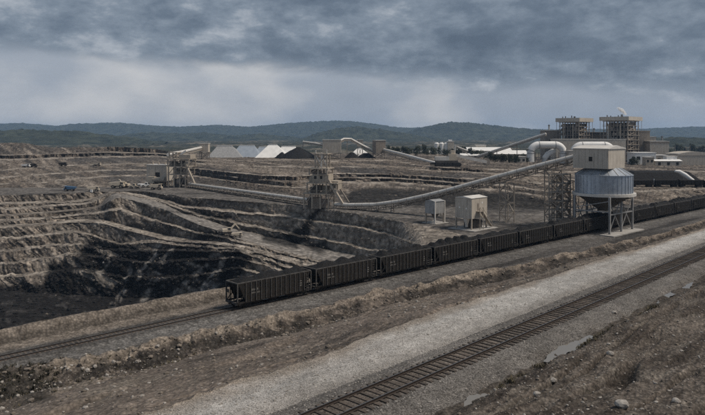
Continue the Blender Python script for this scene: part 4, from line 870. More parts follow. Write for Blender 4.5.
shed(348, 373, 144.5, 153, 520, 20, 0.16, 'white', 'white pointed tent shed between the two cream transfer houses', 0.45)
def heap(px0, px1, ytop, ybase, Y, label, seed, flat=0.1, dep=None, mat='coal'):
    a = P(px0, ybase, Y); b = P(px1, ybase, Y); rx = (b.x - a.x)/2; h = (ybase - ytop)/F*Y; c = (a+b)/2; ry = dep or rx*0.8; n, m = 40, 14; mb = MB()
    for i in range(m + 1):
        t = i / m
        for k_ in range(n):
            an = 2*math.pi*k_/n; rr = flat + (1 - flat)*(1 - t); w_ = 1 + 0.10*float(fbm(np.array(math.cos(an)*2.2+seed), np.array(math.sin(an)*2.2), seed, 3)); zz = h * (t ** 0.92)
            mb.v.append((rx*rr*w_*math.cos(an), ry*rr*w_*math.sin(an), zz - 0.4 + 0.25*float(vn(np.array(an*5+seed), np.array(t*6), seed))))
    for i in range(m):
        for k_ in range(n): q_ = (k_+1) % n; mb.f.append((i*n+k_, i*n+q_, (i+1)*n+q_, (i+1)*n+k_))
    mb.f.append(tuple(m*n + k_ for k_ in range(n)))
    o = mb.build('coal_heap', M[mat], None, True); o.location = (c.x, Y, ground_z(c.x, Y)); return tag(o, label, 'coal heap')
heap(276, 320, 147, 158.5, 478, 'tall black conical coal heap beside the white tent shed', 1, 0.05)
heap(274, 290, 152, 158.5, 476, 'low black coal heap left of the tall conical one', 2, 0.1)
heap(344, 360, 151, 157, 474, 'low black coal heap right of the larger transfer house', 3, 0.2)
heap(355, 377, 151.5, 157, 476, 'low black coal heap in front of the pointed white tent shed', 4, 0.2)
def house_on_legs(name, px0, px1, ytop, ybot, ybase, Y, dep, mat, label, rz=0.0, cat='building'):
    c = P((px0+px1)/2, ybase, Y); wd = (px1-px0)/F*Y; f_ = Y / F; gz_ = ground_z(c.x, Y); o = thing(name, (c.x, Y, gz_), rz, label, cat); zb = CH - (ybot-HZ)*f_ - gz_; zt = CH - (ytop-HZ)*f_ - gz_
    b = MB().box(-wd/2, wd/2, -dep/2, dep/2, zb, zt).build('wall', M[mat], o); MB().box(-wd/2-0.3, wd/2+0.3, -dep/2-0.3, dep/2+0.3, zt, zt+0.35).build('roof', M['cover'], o)
    for x in (-1, 1):
        for y in (-1, 1): MB().bar((x*(wd/2-0.35), y*(dep/2-0.35), -0.5), (x*(wd/2-0.35), y*(dep/2-0.35), zb), 0.55).build('leg', M['frame'], o)
    for y in (-1, 1): MB().bar((-wd/2+0.4, y*(dep/2-0.35), 0), (wd/2-0.4, y*(dep/2-0.35), zb), 0.3).build('brace', M['frame'], o); MB().bar((wd/2-0.4, y*(dep/2-0.35)+0.2, 0), (-wd/2+0.4, y*(dep/2-0.35)+0.2, zb), 0.3).build('brace', M['frame'], o)
    return o
house_on_legs('transfer_house', 200, 209, 143.6, 152, 160.5, 455, 6, 'cream2', 'small cream house on tall legs left of the stockyard sheds')
house_on_legs('transfer_house', 323, 341, 140, 152.5, 155, 470, 10, 'cream2', 'large cream transfer house behind the central tower')
house_on_legs('transfer_house', 374, 384, 140.5, 153, 157, 470, 9, 'brownclad', 'tall narrow brown transfer house at the foot of the far conveyor', 0.25)
house_on_legs('transfer_house', 357, 363, 140, 146.5, 154, 510, 5, 'cream2', 'little pale house on top of the pointed white tent shed')
def simple_conveyor(pts, r, label, posts=()):
    pts = [Vector(p) for p in pts]; z0 = min(ground_z(p.x, p.y) for p in (pts[0], pts[-1])); b0 = Vector((pts[0].x, pts[0].y, z0)); o = thing('conveyor', b0, 0, label, 'conveyor'); lo = [p - b0 for p in pts]
    MB().tube(lo, r, 8).build('tube_cover', M['cover'], o, True)
    tr = MB()
    for a, b in zip(lo, lo[1:]): tr.bar(a - Vector((0, 0, r*1.6)), b - Vector((0, 0, r*1.6)), r*1.6, r*0.7)
    tr.build('truss', M['frame'], o)
    for t in posts:
        i = min(int(t*(len(lo)-1)), len(lo)-2); p = lo[i].lerp(lo[i+1], t*(len(lo)-1) - i); gz_ = ground_z(p.x + b0.x, p.y + b0.y) - z0; MB().bar(p, (p.x, p.y, gz_ - 0.4), 0.5).build('support_leg', M['frame'], o)
    return o
simple_conveyor([P(168, 154.5, 335), P(186, 151, 390), P(201, 147.6, 452)], 0.9, 'slim pale conveyor from the squat tower to the small house on legs', (0.6,))
simple_conveyor([P(303, 141.6, 480), P(314, 143, 476), P(323.5, 144.8, 472)], 0.6, 'slim stacker boom over the tall conical coal heap', (0.0,))
simple_conveyor([P(340, 140.8, 470), P(344, 138.8, 472), P(351, 139, 474), P(362, 145, 476), P(375, 151.5, 474)], 0.8, 'humped conveyor bridging the two transfer houses', (0.36,))
simple_conveyor([P(384, 149.6, 466), P(400, 153.6, 440), P(420, 159, 415), P(440, 164.4, 392)], 1.0, 'pale straight conveyor sloping down to the bucket wheel machine', (0.25, 0.5))
simple_conveyor([P(478, 156, 560), P(510, 145.5, 540), P(546, 133.6, 522)], 0.9, 'long thin conveyor climbing to the power plant', (0.3, 0.6))
simple_conveyor([P(455, 146, 640), P(463, 149, 640), P(472, 152.5, 640)], 0.7, 'short sloping conveyor right of the pale concrete silos')

# bucket-wheel machine
o = thing('stacker_machine', G(450, 170, 9) if False else P(450, 169.3, 352), 0.0, 'tan tracked bucket wheel machine with a pale boom on the terrace', 'mining machine')
o.location.z = ground_z(o.location.x, 352); o.scale = (1.25, 1.25, 1.45)
for x in (-4.6, -1.0, 2.6): MB().prism([(x-1.6, 0.0), (x+1.6, 0), (x+2, 0.7), (x+1.5, 1.4), (x-1.5, 1.4), (x-2, 0.7)], -2.6, 2.6).build('track', M['tyre'], o)
MB().box(-6.2, 3.2, -2.2, 2.2, 1.4, 2.2).build('chassis', M['dframe'], o); MB().box(-6.4, -0.6, -1.8, 1.8, 2.2, 3.6).build('machine_house', M['cover'], o)
MB().box(-0.6, 2.6, -1.8, 1.8, 2.2, 4.6).build('turret', M['sand'], o); MB().box(0.4, 1.7, -1.2, 1.2, 4.6, 6.0).build('cab', M['sand'], o); MB().bar((2.0, 0, 4.4), (2.4, 0, 8.0), 0.6).build('mast', M['cover'], o)
MB().bar((2.4, 0, 4.2), (15.8, 0, 1.6), 1.6, 1.1).build('boom', M['cover'], o); MB().bar((2.4, 0, 7.8), (10, 0, 3.0), 0.16).build('stay', M['frame'], o)
MB().tube([(15.8, -0.6, 1.6), (15.8, 0.6, 1.6)], 1.5, 16).build('bucket_wheel', M['frame'], o)
MB().bar((-8.6, 0, 1.0), (3.0, 0, 1.0), 1.0, 0.8).build('loading_belt', M['dframe'], o)

# far factory: concrete silos and long pale roofs
o = thing('silo_group', P(444, 153.5, 660), 0, 'cluster of pale concrete silos with a head house', 'silos'); o.location.z = ground_z(o.location.x, 660); f_ = 660/F
zt = CH - (143 - HZ)*f_ - o.location.z
for x in (-7.5, -2.6, 2.3): MB().lathe((x, 0, 0), [(2.5, -0.5), (2.5, zt - 0.6), (1.4, zt + 0.6)], 18).build('silo_shaft', M['white'], o, True)
MB().box(3.4, 9.6, -3, 3, -0.5, zt + 1.6).build('head_house', M['cream2'], o); MB().box(4.5, 8.0, -2, 2, zt + 1.6, zt + 3.6).build('roof_house', M['white'], o); MB().box(3.2, 9.8, -3.2, 3.2, zt + 1.6, zt + 1.9).build('roof', M['white'], o)
def block(name, px0, px1, ytop, ybase, Y, dep, wall, roof, label, cat='building', rz=0.0, gable=0.0, windows=0, winmat='dark'):
    c = P((px0+px1)/2, ybase, Y); wd = (px1-px0)/F*Y; gz_ = min(c.z, ground_z(c.x, Y)) - 0.3; h = CH - (ytop-HZ)*Y/F - gz_; o = thing(name, (c.x, Y, gz_), rz, label, cat)
    b = MB().box(-wd/2, wd/2, 0, dep, 0, h).build('wall', M[wall], o)
    if gable: MB().prism([(-wd/2-0.3, h), (wd/2+0.3, h), (wd/2+0.3, h+0.2), (0, h+gable), (-wd/2-0.3, h+0.2)], -0.3, dep+0.3).build('roof', M[roof], o)
    else: MB().box(-wd/2-0.3, wd/2+0.3, -0.3, dep+0.3, h, h+0.4).build('roof', M[roof], o)
    for i in range(windows): x = -wd/2 + wd*(i+0.5)/windows; MB().box(x - wd/windows*0.25, x + wd/windows*0.25, -0.08, 0.02, h*0.45, h*0.72).build('window', M[winmat], b)
    return o
def low_gable(name, px0, px1, yr, ye, yb, Y, dep, label, roof='white', wall='cream2'):
    """long shed with its pitched roof facing the camera"""
    c = P((px0+px1)/2, yb, Y); wd = (px1-px0)/F*Y; gz_ = min(c.z, ground_z(c.x, Y)) - 0.3; he = CH-(ye-HZ)*Y/F-gz_; hr = CH-(yr-HZ)*Y/F-gz_; o = thing(name, (c.x, Y, gz_), 0, label, 'building')
    b = MB().box(-wd/2, wd/2, 0, dep, 0, he).build('wall', M[wall], o)
    MB().add([(-wd/2-.3, -.4, he), (wd/2+.3, -.4, he), (wd/2+.3, dep/2, hr), (-wd/2-.3, dep/2, hr), (-wd/2-.3, dep+.4, he), (wd/2+.3, dep+.4, he)], [(0,1,2,3), (3,2,5,4), (0,3,4), (1,5,2), (0,4,5,1)]).build('roof', M[roof], o)
    n = max(2, int(wd/6))
    for i in range(n): x = -wd/2 + wd*(i+0.5)/n; MB().box(x-0.9, x+0.9, -0.08, 0.02, he*0.2, he*0.75).build('window', M['dark'], b)
    return o
low_gable('long_shed', 403, 436, 150.4, 152.2, 155, 680, 14, 'low white shed left of the pale concrete silos')
low_gable('long_shed', 468, 512, 147.3, 150.8, 154, 700, 22, 'long white roofed factory hall right of the concrete silos')
low_gable('long_shed', 494, 528, 150.5, 154, 157, 600, 18, 'long white roofed shed left of the white duct arch')
block('factory_block', 476, 486, 145.5, 153, 720, 10, 'cream2', 'white', 'small pale block rising behind the long white factory hall')
block('factory_block', 455, 470, 150, 156, 650, 10, 'cream2', 'white', 'low cream block between the concrete silos and the factory hall', windows=4)
low_gable('long_shed', 461, 480, 153.5, 155.5, 158.5, 560, 10, 'small pale shed behind the trees below the factory hall')

# ================================================================== power plant
def arch(name, px0, px1, ytop, ybase, Y, r, label, fat=1.0):
    """white duct: up, over in one sweep, and down again"""
    f_ = Y/F; c = P((px0+px1)/2, ybase, Y); gz_ = ground_z(c.x, Y); hw = (px1-px0)/2*f_ - r; zt = CH-(ytop-HZ)*f_ - gz_ - r; rc = min(hw*0.65, 6.0); pts = [(-hw, 0, -0.4), (-hw, 0, zt - rc)]
    for i in range(1, 8): a = math.pi/2*i/8; pts.append((-hw + rc - rc*math.cos(a), 0, zt - rc + rc*math.sin(a)))
    pts += [(-hw + rc, 0, zt), (hw - rc, 0, zt)]
    for i in range(1, 8): a = math.pi/2*i/8; pts.append((hw - rc + rc*math.sin(a), 0, zt - rc + rc*math.cos(a)))
    pts += [(hw, 0, zt - rc), (hw, 0, -0.4)]
    o = thing(name, (c.x, Y, gz_), 0, label, 'duct'); MB().tube(pts, r, 20).build('duct', M['white'], o, True)
    for i in (1, len(pts)//2 - 1, len(pts)//2, len(pts) - 2):
        q_ = Vector(pts[i]); t = (Vector(pts[i+1]) - Vector(pts[i-1])).normalized()*0.25; MB().tube([q_ - t, q_ + t], r*1.05, 20).build('flange', M['grey'], o)
    return o
o = arch('duct_arch', 527, 567, 141.3, 160.5, 470, 2.6, 'white arched duct in front of the lower boiler house')
MB().tube([(-1.5, 2.5, -0.4), (-1.0, 2.5, 3.0), (1.5, 2.5, 6.2), (6, 4, 8)], 2.0, 16).build('inner_duct', M['white'], o, True)
for x in (-7.5, -5, 7.2, 9.6): MB().bar((x, 3.2, -0.4), (x, 3.2, 7.5), 0.4).build('support_leg', M['frame'], o)
MB().box(-9, 11, 2.8, 3.6, 3.2, 3.7).build('walkway', M['frame'], o)
o = arch('duct_arch', 570, 616, 141.6, 160.5, 476, 2.7, 'white arched duct rising behind the silo house')
def boiler(px0, wd, ys, ye, yb, Y, dep, label, seed):
    f_ = Y/F; c = P(px0, yb, Y); gz_ = ground_z(c.x, Y) - 0.3; H = CH-(ys-HZ)*f_-gz_; R0 = Vector((math.cos(-0.785), math.sin(-0.785), 0)); R90 = Vector((0.707, 0.707, 0)); c2 = Vector((c.x, Y, gz_)) - R90*dep/2; slab = (wd + 4.5)/f_; o = thing('boiler_house', c2, -0.785, label, 'power plant'); rnd = random.Random(seed)
    core = MB().box(-wd*0.34, wd*0.34, 3.0, dep - 3, 0, H - 1.5).build('boiler_casing', M['dframe'], o)
    nl = 9; nxn = 8
    for i in range(nxn):
        x = -wd/2 + wd*i/(nxn-1)
        for y in (0, dep): MB().bar((x, y, 0), (x, y, H), 0.55).build('column', M['frame'], o)
    for y in np.linspace(dep/4, dep*3/4, 3):
        for x in (-wd/2, wd/2): MB().bar((x, float(y), 0), (x, float(y), H), 0.55).build('column', M['frame'], o)
    for l in range(1, nl + 1):
        z = H*l/nl - 0.4; MB().box(-wd/2 - 0.8, wd/2 + 0.8, -0.8, dep + 0.8, z - 0.15, z + 0.15).build('floor_deck', M['frame'], o)
        MB().bar((-wd/2 - 0.8, -0.8, z + 1.1), (wd/2 + 0.8, -0.8, z + 1.1), 0.12).build('handrail', M['frame'], o)
        if l < nl:
            for k_ in range(6):
                x = rnd.uniform(-wd*0.45, wd*0.36); w_ = rnd.uniform(0.6, 2.4); hh = H/nl*rnd.uniform(0.4, 0.85); MB().box(x, x + w_, -0.4, 1.9, z + 0.15, z + hh).build('plant_unit', M[rnd.choice(['brownclad', 'dframe', 'cream', 'frame', 'dframe'])], o)
            i = rnd.randrange(nxn - 1); MB().bar((-wd/2 + wd*i/(nxn-1), 0, z), (-wd/2 + wd*(i+1)/(nxn-1), 0, z + H/nl), 0.3).build('brace', M['frame'], o)
            MB().bar((wd/2, dep*0.1, z), (wd/2, dep*0.9, z + H/nl), 0.3).build('brace', M['frame'], o)
            for k_ in range(4):
                y = rnd.uniform(0.5, dep*0.85); w_ = rnd.uniform(0.8, 2.6); MB().box(wd/2 - 2.2, wd/2 - 0.3, y, y + w_, z + 0.15, z + H/nl*rnd.uniform(0.4, 0.9)).build('plant_unit', M[rnd.choice(['brownclad', 'dframe', 'cream', 'frame', 'dframe'])], o)
    for x in (-wd*0.28, wd*0.22): MB().tube([(x, -0.6, 0), (x, -0.6, H*0.92)], 0.55, 10).build('riser_pipe', M['cream'], o)
    zt = CH-(ye-HZ)*f_-gz_
    MB().box(-slab*f_/2, slab*f_/2, -3.2, dep + 3.2, H, zt).build('crown_slab', M['cream2'], o)
    for x in (-0.32, -0.2, 0.06, 0.16, 0.2): MB().tube([(x*slab*f_, 2, zt), (x*slab*f_, 2, zt + rnd.uniform(1.0, 2.2))], 0.4, 8).build('roof_stack', M['dframe'], o)
    for sx in (-1, 1):
        for y in (-2.6, dep + 2.6): MB().bar((sx*(slab*f_/2 - 0.6), y, H), (sx*(slab*f_/2 - 0.6), y, H*0.42), 0.22).build('hanger', M['frame'], o)
    return o, zt
b1, _ = boiler(574.5, 16.5, 122, 118.2, 163, 545, 19, 'lower boiler house with open steel decks and a flat crown, left of two', 51)
MB().bar((8, 6, 22), (15, 12, 12), 1.6, 1.2).build('inclined_duct', M['frame'], b1)
b2, zs = boiler(621, 19.0, 120.8, 117, 165, 522, 21, 'taller boiler house with open steel decks and a flat crown, right of two', 52)
block('plant_block', 545, 561, 130.5, 163, 548, 14, 'brownclad', 'cover', 'brown grey block left of the lower boiler house', windows=1)
block('plant_block', 556, 626, 139.5, 162, 505, 14, 'cream2', 'cover', 'long cream block in front of both boiler houses', windows=0)
o = block('plant_bridge', 588, 607, 132.5, 163, 556, 8, 'dframe', 'frame', 'dark open link block between the two boiler houses')
block('plant_block', 638, 650, 131.2, 164, 530, 18, 'brownclad', 'cream', 'tall plain grey slab block against the taller boiler house')
block('plant_block', 645, 656, 137, 164, 545, 14, 'cream2', 'cover', 'pale narrow block behind the tall plain slab block')
o = block('plant_block', 650, 669, 141.5, 163, 520, 14, 'cream2', 'cover', 'square pale block with a dark top band right of the boiler houses'); MB().box(-7.9, 7.9, -0.25, 14.2, 16.2, 17.3).build('top_band', M['brownclad'], o)
block('plant_hall', 635, 656, 153, 165, 480, 14, 'white', 'white', 'white hall at the foot of the taller boiler house', windows=3)
block('plant_hall', 656, 668, 155.5, 165, 488, 10, 'cream2', 'white', 'low cream hall right of the white hall', windows=2)
low_gable('long_shed', 655, 682, 159.5, 161, 164.5, 462, 8, 'long low white canopy shed right of the plant')
o = block('round_roof_hall', 678, 712, 154, 164.5, 475, 18, 'cream2', 'cover', 'cream hall with a low rounded roof at the right edge'); wd = 34/F*475
MB().prism([(-wd/2 - 0.4, 7.4)] + [(wd/2*math.cos(math.pi - math.pi*i/12), 7.5 + 2.6*math.sin(math.pi*i/12)) for i in range(1, 12)] + [(wd/2 + 0.4, 7.4)], -0.35, 18.4).build('vault', M['cream2'], o)
for q, wh in ((686, 'middle'), (690, 'rightmost'), (675, 'leftmost')): c = P(q, 164, 500); tag(MB().lathe((0, 0, 0), [(0.25, -0.5), (0.15, 14), (0.05, 14)], 8).build('lamp_mast', M['frame']), 'thin pale mast above the hall at the right edge, %s of three' % wh, 'mast', 'masts at the right edge').location = (c.x, 500, ground_z(c.x, 500))

for (a_, b_x, yt, yb, Y, m1, lab) in ((569, 577, 151, 163, 462, 'cream2', 'small cream pump house under the white duct arches'), (646, 654, 157.5, 165.5, 458, 'cream', 'little tan hut in front of the white hall'), (517, 526, 157, 164, 455, 'cream2', 'little cream hut left of the white duct arch foot'), (667, 677, 156.5, 164.5, 470, 'white', 'small white hut between the canopy shed and the round roofed hall'),
        (398, 404, 150.5, 156, 640, 'white', 'small white hut at the left end of the low white shed'), (486, 494, 153.5, 158.5, 590, 'cream', 'small tan hut left of the long white roofed shed'), (529, 535, 149, 161, 500, 'brownclad', 'narrow brown stair block behind the left foot of the duct arch')):
    block('plant_hut', a_, b_x, yt, yb, Y, 6, m1, 'cover', lab, windows=2)
for q, yt, Y, lab in ((594, 128, 565, 'slim grey stack between the two boiler houses'), (549, 124.5, 560, 'slim grey stack at the left corner of the power plant'), (662, 136, 540, 'short grey stack above the square pale block')):
    c = P(q, 163, Y); gz_ = ground_z(c.x, Y); h = CH - (yt - HZ)*Y/F - gz_; o = thing('stack', (c.x, Y, gz_), 0, lab, 'chimney'); MB().lathe((0, 0, 0), [(0.9, -0.4), (0.6, h)], 14).build('shaft', M['grey'], o, True)
    for k_ in (0.5, 0.8, 0.97): MB().lathe((0, 0, h*k_), [(1.0, -0.15), (1.0, 0.15)], 14).build('band', M['dframe'], o)

# steam from the taller boiler house
vm_ = bpy.data.materials.new('steam'); vm_.use_nodes = True; vt = vm_.node_tree; vt.nodes.clear(); vo_ = vt.nodes.new('ShaderNodeOutputMaterial'); vp = vt.nodes.new('ShaderNodeVolumePrincipled')
vp.inputs['Color'].default_value = (0.97, 0.97, 0.97, 1); vt.links.new(vp.outputs[0], vo_.inputs[1])
vg = vt.nodes.new('ShaderNodeNewGeometry'); vnz = vt.nodes.new('ShaderNodeTexNoise'); vnz.inputs['Scale'].default_value = 0.7; vnz.inputs['Detail'].default_value = 4; vt.links.new(vg.outputs['Position'], vnz.inputs[0])
vr = vt.nodes.new('ShaderNodeMapRange'); vt.links.new(vnz.outputs[0], vr.inputs[0])
for i_, q in enumerate((0.40, 0.66, 0.0, 3.0)): vr.inputs[i_+1].default_value = q
vt.links.new(vr.outputs[0], vp.inputs['Density'])
mb = MB()
for i in range(14):
    t = i/13; c = P(625.5 - 8*t, 114.5 - 6.5*math.sin(t*1.5), 524); r = 0.5 + 1.25*math.sin(math.pi*min(t+0.1, 1)*0.9); mb.lathe((c.x, c.y + random.uniform(-.5, .5), c.z), [(r*math.sin(math.pi*a/8)+0.01, r*0.8*-math.cos(math.pi*a/8)) for a in range(9)], 12)
o = mb.build('steam_plume', vm_); tag(o, 'small white steam plume drifting left off the taller boiler house', 'steam')

# right: coal stockpile with a standing train before it
nx, ny = 90, 30; mb = MB(); xs = np.linspace(-19, 19, nx)[:, None]; ys_ = np.linspace(-11, 11, ny)[None]
hh = 6.4 * np.clip(np.minimum((19 - np.abs(xs)) / 8.0, (11 - np.abs(ys_)) / 6.0) * 1.25, 0, 1) + 0.18 * fbm(xs / 1.5 + 0*ys_, ys_ / 1.5 + 0*xs, 320, 4) - 0.3
mb.add(np.stack([xs + 0*ys_, ys_ + 0*xs, hh], -1).reshape(-1, 3).tolist(), [(i*ny+j, (i+1)*ny+j, (i+1)*ny+j+1, i*ny+j+1) for i in range(nx-1) for j in range(ny-1)])
c = P(656, 186, 306); o = mb.build('coal_heap', M['coal']); o.location = (c.x, 306, ground_z(c.x, 306) - 0.3); tag(o, 'long flat topped black coal stockpile behind the silo', 'coal heap')
o2 = thing('stockpile_conveyor', P(684, 186, 292), 0, 'white curved conveyor leg arching down beside the black stockpile', 'conveyor'); o2.location.z = ground_z(o2.location.x, 292)
MB().tube([P(a, b, 292) - o2.location for a, b in ((675, 171), (679, 171.6), (685, 175), (692, 180.5), (700, 187))], [0.5, 0.9, 1.0, 1.0, 0.9], 10).build('tube_cover', M['white'], o2, True)
MB().bar((0, 0, -0.5), P(684, 174.5, 292) - o2.location, 0.4).build('support_leg', M['frame'], o2)
pl = P(664, 187, 288); an = math.atan2(1.5, 22)
for i in range(5):
    o = thing('parked_wagon', (pl.x - 22 + i*11.2, pl.y - 1.4 + i*0.5, ground_z(pl.x - 22 + i*11.2, pl.y - 1.4 + i*0.5) + 0.1), an, 'black open wagon in the row before the long stockpile, %s from the silo' % ('first', 'second', 'third', 'fourth', 'fifth')[i], 'railway wagon', 'wagons before the stockpile')
    MB().add([(-5.2,-1.4,0.9),(5.2,-1.4,0.9),(5.2,1.4,0.9),(-5.2,1.4,0.9),(-5.2,-1.5,2.9),(5.2,-1.5,2.9),(5.2,1.5,2.9),(-5.2,1.5,2.9)], [(0,3,2,1),(4,5,6,7),(0,1,5,4),(1,2,6,5),(2,3,7,6),(3,0,4,7)]).build('body', M['car'], o)
    for x in (-4, -2, 0, 2, 4): MB().box(x-.08, x+.08, -1.56, -1.4, .9, 2.9).build('rib', M['car'], o)
    for x in (-3.8, 3.8): MB().box(x-1.1, x+1.1, -1.1, 1.1, -0.1, 0.8).build('bogie', M['bogie'], o)
    MB().box(-5.3, -5.1, -0.2, 0.2, 0.8, 3.4).build('end_post', M['white' if i in (1, 2) else 'car'], o)

# ================================================================== vehicles
def hit_Y(px_, y, Y0=150, Y1=400):
    for Y_ in np.arange(Y0, Y1, 0.5):
        if HZ + (CH - ground_z((px_-CX)/F*Y_, float(Y_)))/Y_*F <= y: return float(Y_)
    return Y1
def wheel(mb_parent, x, y, r, wd=0.5):
    w_ = MB().tube([(x, y - wd/2, r), (x, y + wd/2, r)], r, 16).build('wheel', M['tyre'], mb_parent); MB().tube([(x, y - wd/2 - 0.02, r), (x, y + wd/2 + 0.02, r)], r*0.5, 12).build('rim', M['frame'], w_)
def dump_truck(px_, Y, rz, mat, label, s=1.0, tail=True):
    X = (px_-CX)/F*Y; o = thing('dump_truck', (X, Y, ground_z(X, Y)), rz, label, 'dump truck'); o.scale = (s, s, s)
    for x in (2.5, -1.9): wheel(o, x, 1.5, 0.95, 0.7); wheel(o, x, -1.5, 0.95, 0.7)
    MB().box(-3.4, 3.6, -0.8, 0.8, 0.9, 1.4).build('chassis', M['dframe'], o)
    MB().prism([(-4.2, 2.3), (-3.2, 1.5), (1.4, 1.5), (2.0, 2.2), (2.1, 3.5), (4.0, 3.8), (4.0, 4.0), (1.8, 3.8), (-4.4, 3.2)], -1.8, 1.8).build('dump_body', M[mat], o)
    c = MB().box(2.2, 3.8, -1.4, 0.2, 1.5, 3.3).build('cab', M[mat], o); MB().box(2.3, 3.7, -1.43, -1.38, 2.4, 3.1).build('window', M['glass'], c); MB().box(3.6, 4.2, -1.6, 1.6, 1.0, 2.1).build('bonnet', M[mat], o)
    return o
def excavator(px_, Y, rz, mat, label, s=1.0):
    X = (px_-CX)/F*Y; o = thing('excavator', (X, Y, ground_z(X, Y)), rz, label, 'excavator'); o.scale = (s, s, s)
    for y in (-1.3, 1.3): MB().prism([(-2.2, 0.1), (2.2, 0.1), (2.6, 0.55), (2.2, 1.0), (-2.2, 1.0), (-2.6, 0.55)], y - 0.35, y + 0.35).build('track', M['tyre'], o)
    MB().box(-2.4, 1.6, -1.5, 1.5, 1.15, 2.5).build('body', M[mat], o); c = MB().box(0.2, 1.8, -1.5, -0.2, 1.2, 3.3).build('cab', M[mat], o); MB().box(0.35, 1.65, -1.54, -1.48, 2.1, 3.1).build('window', M['glass'], c)
    MB().bar((1.4, 0.4, 1.8), (4.2, 0.4, 4.8), 0.6, 0.8).build('boom', M[mat], o); MB().bar((4.1, 0.4, 4.9), (6.2, 0.4, 2.4), 0.45, 0.6).build('arm', M[mat], o)
    MB().prism([(5.6, 2.4), (6.7, 2.4), (6.9, 1.2), (6.0, 0.9), (5.4, 1.4)], -0.4, 1.2).build('bucket', M['dframe'], o); return o
def loader(px_, Y, rz, mat, label, s=1.0):
    X = (px_-CX)/F*Y; o = thing('wheel_loader', (X, Y, ground_z(X, Y)), rz, label, 'loader'); o.scale = (s, s, s)
    for x in (1.7, -1.7): wheel(o, x, 1.2, 0.85, 0.65); wheel(o, x, -1.2, 0.85, 0.65)
    MB().box(-3.4, -0.4, -1.1, 1.1, 0.9, 2.3).build('engine_hood', M[mat], o); c = MB().box(-0.6, 1.0, -0.9, 0.9, 1.0, 3.4).build('cab', M[mat], o); MB().box(-0.45, 0.85, -0.94, -0.88, 2.2, 3.2).build('window', M['glass'], c)
    for y in (-0.7, 0.7): MB().bar((0.8, y, 2.0), (3.3, y, 1.1), 0.3, 0.45).build('lift_arm', M[mat], o)
    MB().prism([(3.1, 0.2), (4.6, 0.2), (4.3, 0.6), (3.6, 1.5), (3.1, 1.6)], -1.5, 1.5).build('bucket', M['dframe'], o); return o
dump_truck(70, 301, math.pi + 0.1, 'blue', 'blue mine truck on the left truck yard', 0.62)
dump_truck(93.5, 299, 0.15, 'sand', 'tan dump truck standing right of the blue one', 0.62)
dump_truck(117, 318, 0.1, 'sand', 'pale tan dump truck, left one of the pair at the yard edge', 0.85); excavator(125.5, 322, 2.9, 'sand', 'pale tan excavator in the cluster left of the crusher house', 0.8)
loader(134, 316, 0.0, 'sand', 'low tan loader between the excavator and the crusher house', 0.7)
loader(146, 322, 0.2, 'white', 'white roofed loader close left of the crusher house', 0.75)
dump_truck(156, 309, 0.0, 'sand', 'cream service truck parked below the crusher house', 0.7)
excavator(227, hit_Y(227, 234.5) + 1.5, 0.35, 'sand', 'tan excavator working at the edge of the haul road', 0.68); dump_truck(237, hit_Y(237, 238.5) + 1.5, 0.1, 'sand', 'tan dump truck beside the excavator on the haul road', 0.42)
o = thing('marker_post', G(91.5, 192, 0), 0, 'small white marker box by the edge of the truck yard', 'marker'); o.location.z = ground_z(o.location.x, o.location.y); MB().box(-0.5, 0.5, -0.4, 0.4, 0, 1.4).build('box', M['white'], o); MB().box(-0.55, 0.55, -0.45, 0.45, 1.4, 1.5).build('cap', M['cover'], o)
for q, Y, mt, lab in ((26, 400, 'white', 'white truck on the upper terrace road at far left'), (33, 402, 'tyre', 'dark truck right behind the white one on the upper terrace road'), (63, 418, 'tyre', 'dark truck alone midway along the upper terrace road'), (97, 428, 'sand', 'pale truck at the right end of the upper terrace road')):
    dump_truck(q, Y, 0.0, mt, lab, 0.6)
o = thing('flat_trailer', P(144, 180, 330), 0.1, 'pale flat trailer left of the crusher house', 'trailer'); o.location.z = ground_z(o.location.x, o.location.y); MB().box(-3, 3, -1.1, 1.1, 0.9, 1.3).build('bed', M['white'], o)
for x in (-1.8, 1.8): wheel(o, x, -1.0, 0.45, 0.3); wheel(o, x, 1.0, 0.45, 0.3)

# ================================================================== loose stones, scrub
def stones(name, n, sampler, r0, r1, mat, seed, label=None):
    rnd = random.Random(seed); mb = MB()
    ico = [(0,0,1),(.89,0,.45),(.28,.85,.45),(-.72,.53,.45),(-.72,-.53,.45),(.28,-.85,.45),(.72,.53,-.45),(-.28,.85,-.45),(-.89,0,-.45),(-.28,-.85,-.45),(.72,-.53,-.45),(0,0,-1)]
    fcs = [(0,1,2),(0,2,3),(0,3,4),(0,4,5),(0,5,1),(1,6,2),(2,7,3),(3,8,4),(4,9,5),(5,10,1),(1,10,6),(2,6,7),(3,7,8),(4,8,9),(5,9,10),(6,11,7),(7,11,8),(8,11,9),(9,11,10),(10,11,6)]
    for _ in range(n):
        X, Y = sampler(rnd); z = ground_z(X, Y); r = r0 * (r1/r0) ** (rnd.random() ** 2.2); a = rnd.random()*6.28; ca, sa = math.cos(a), math.sin(a); sx, sy, sz = (rnd.uniform(0.6, 1.3) for _ in range(3))
        mb.add([(X + r*(ca*x*sx*j - sa*y*sy), Y + r*(sa*x*sx + ca*y*sy*j), z + r*zz*sz*0.7*j + r*0.15) for (x, y, zz), j in ((q, rnd.uniform(0.75, 1.2)) for q in ico)], fcs)
    o = mb.build(name, M[mat]); o['kind'] = 'stuff'; return o
def s_bank(r):
    while True:
        px_ = r.uniform(440, 720); Yd = float(np.interp(px_, COLX, near(4.6))); Y = Yd * r.uniform(0.42, 0.99)
        if HZ + 13.5/Y*F < 440: return (px_-CX)/F*Y, Y
def s_face(r): px_ = r.uniform(-10, 720); c = int((px_ - COLX[0])/0.8); Y = fY[c] + (cY[c] - fY[c]) * r.uniform(-0.6, 1.1); return (px_-CX)/F*Y, Y
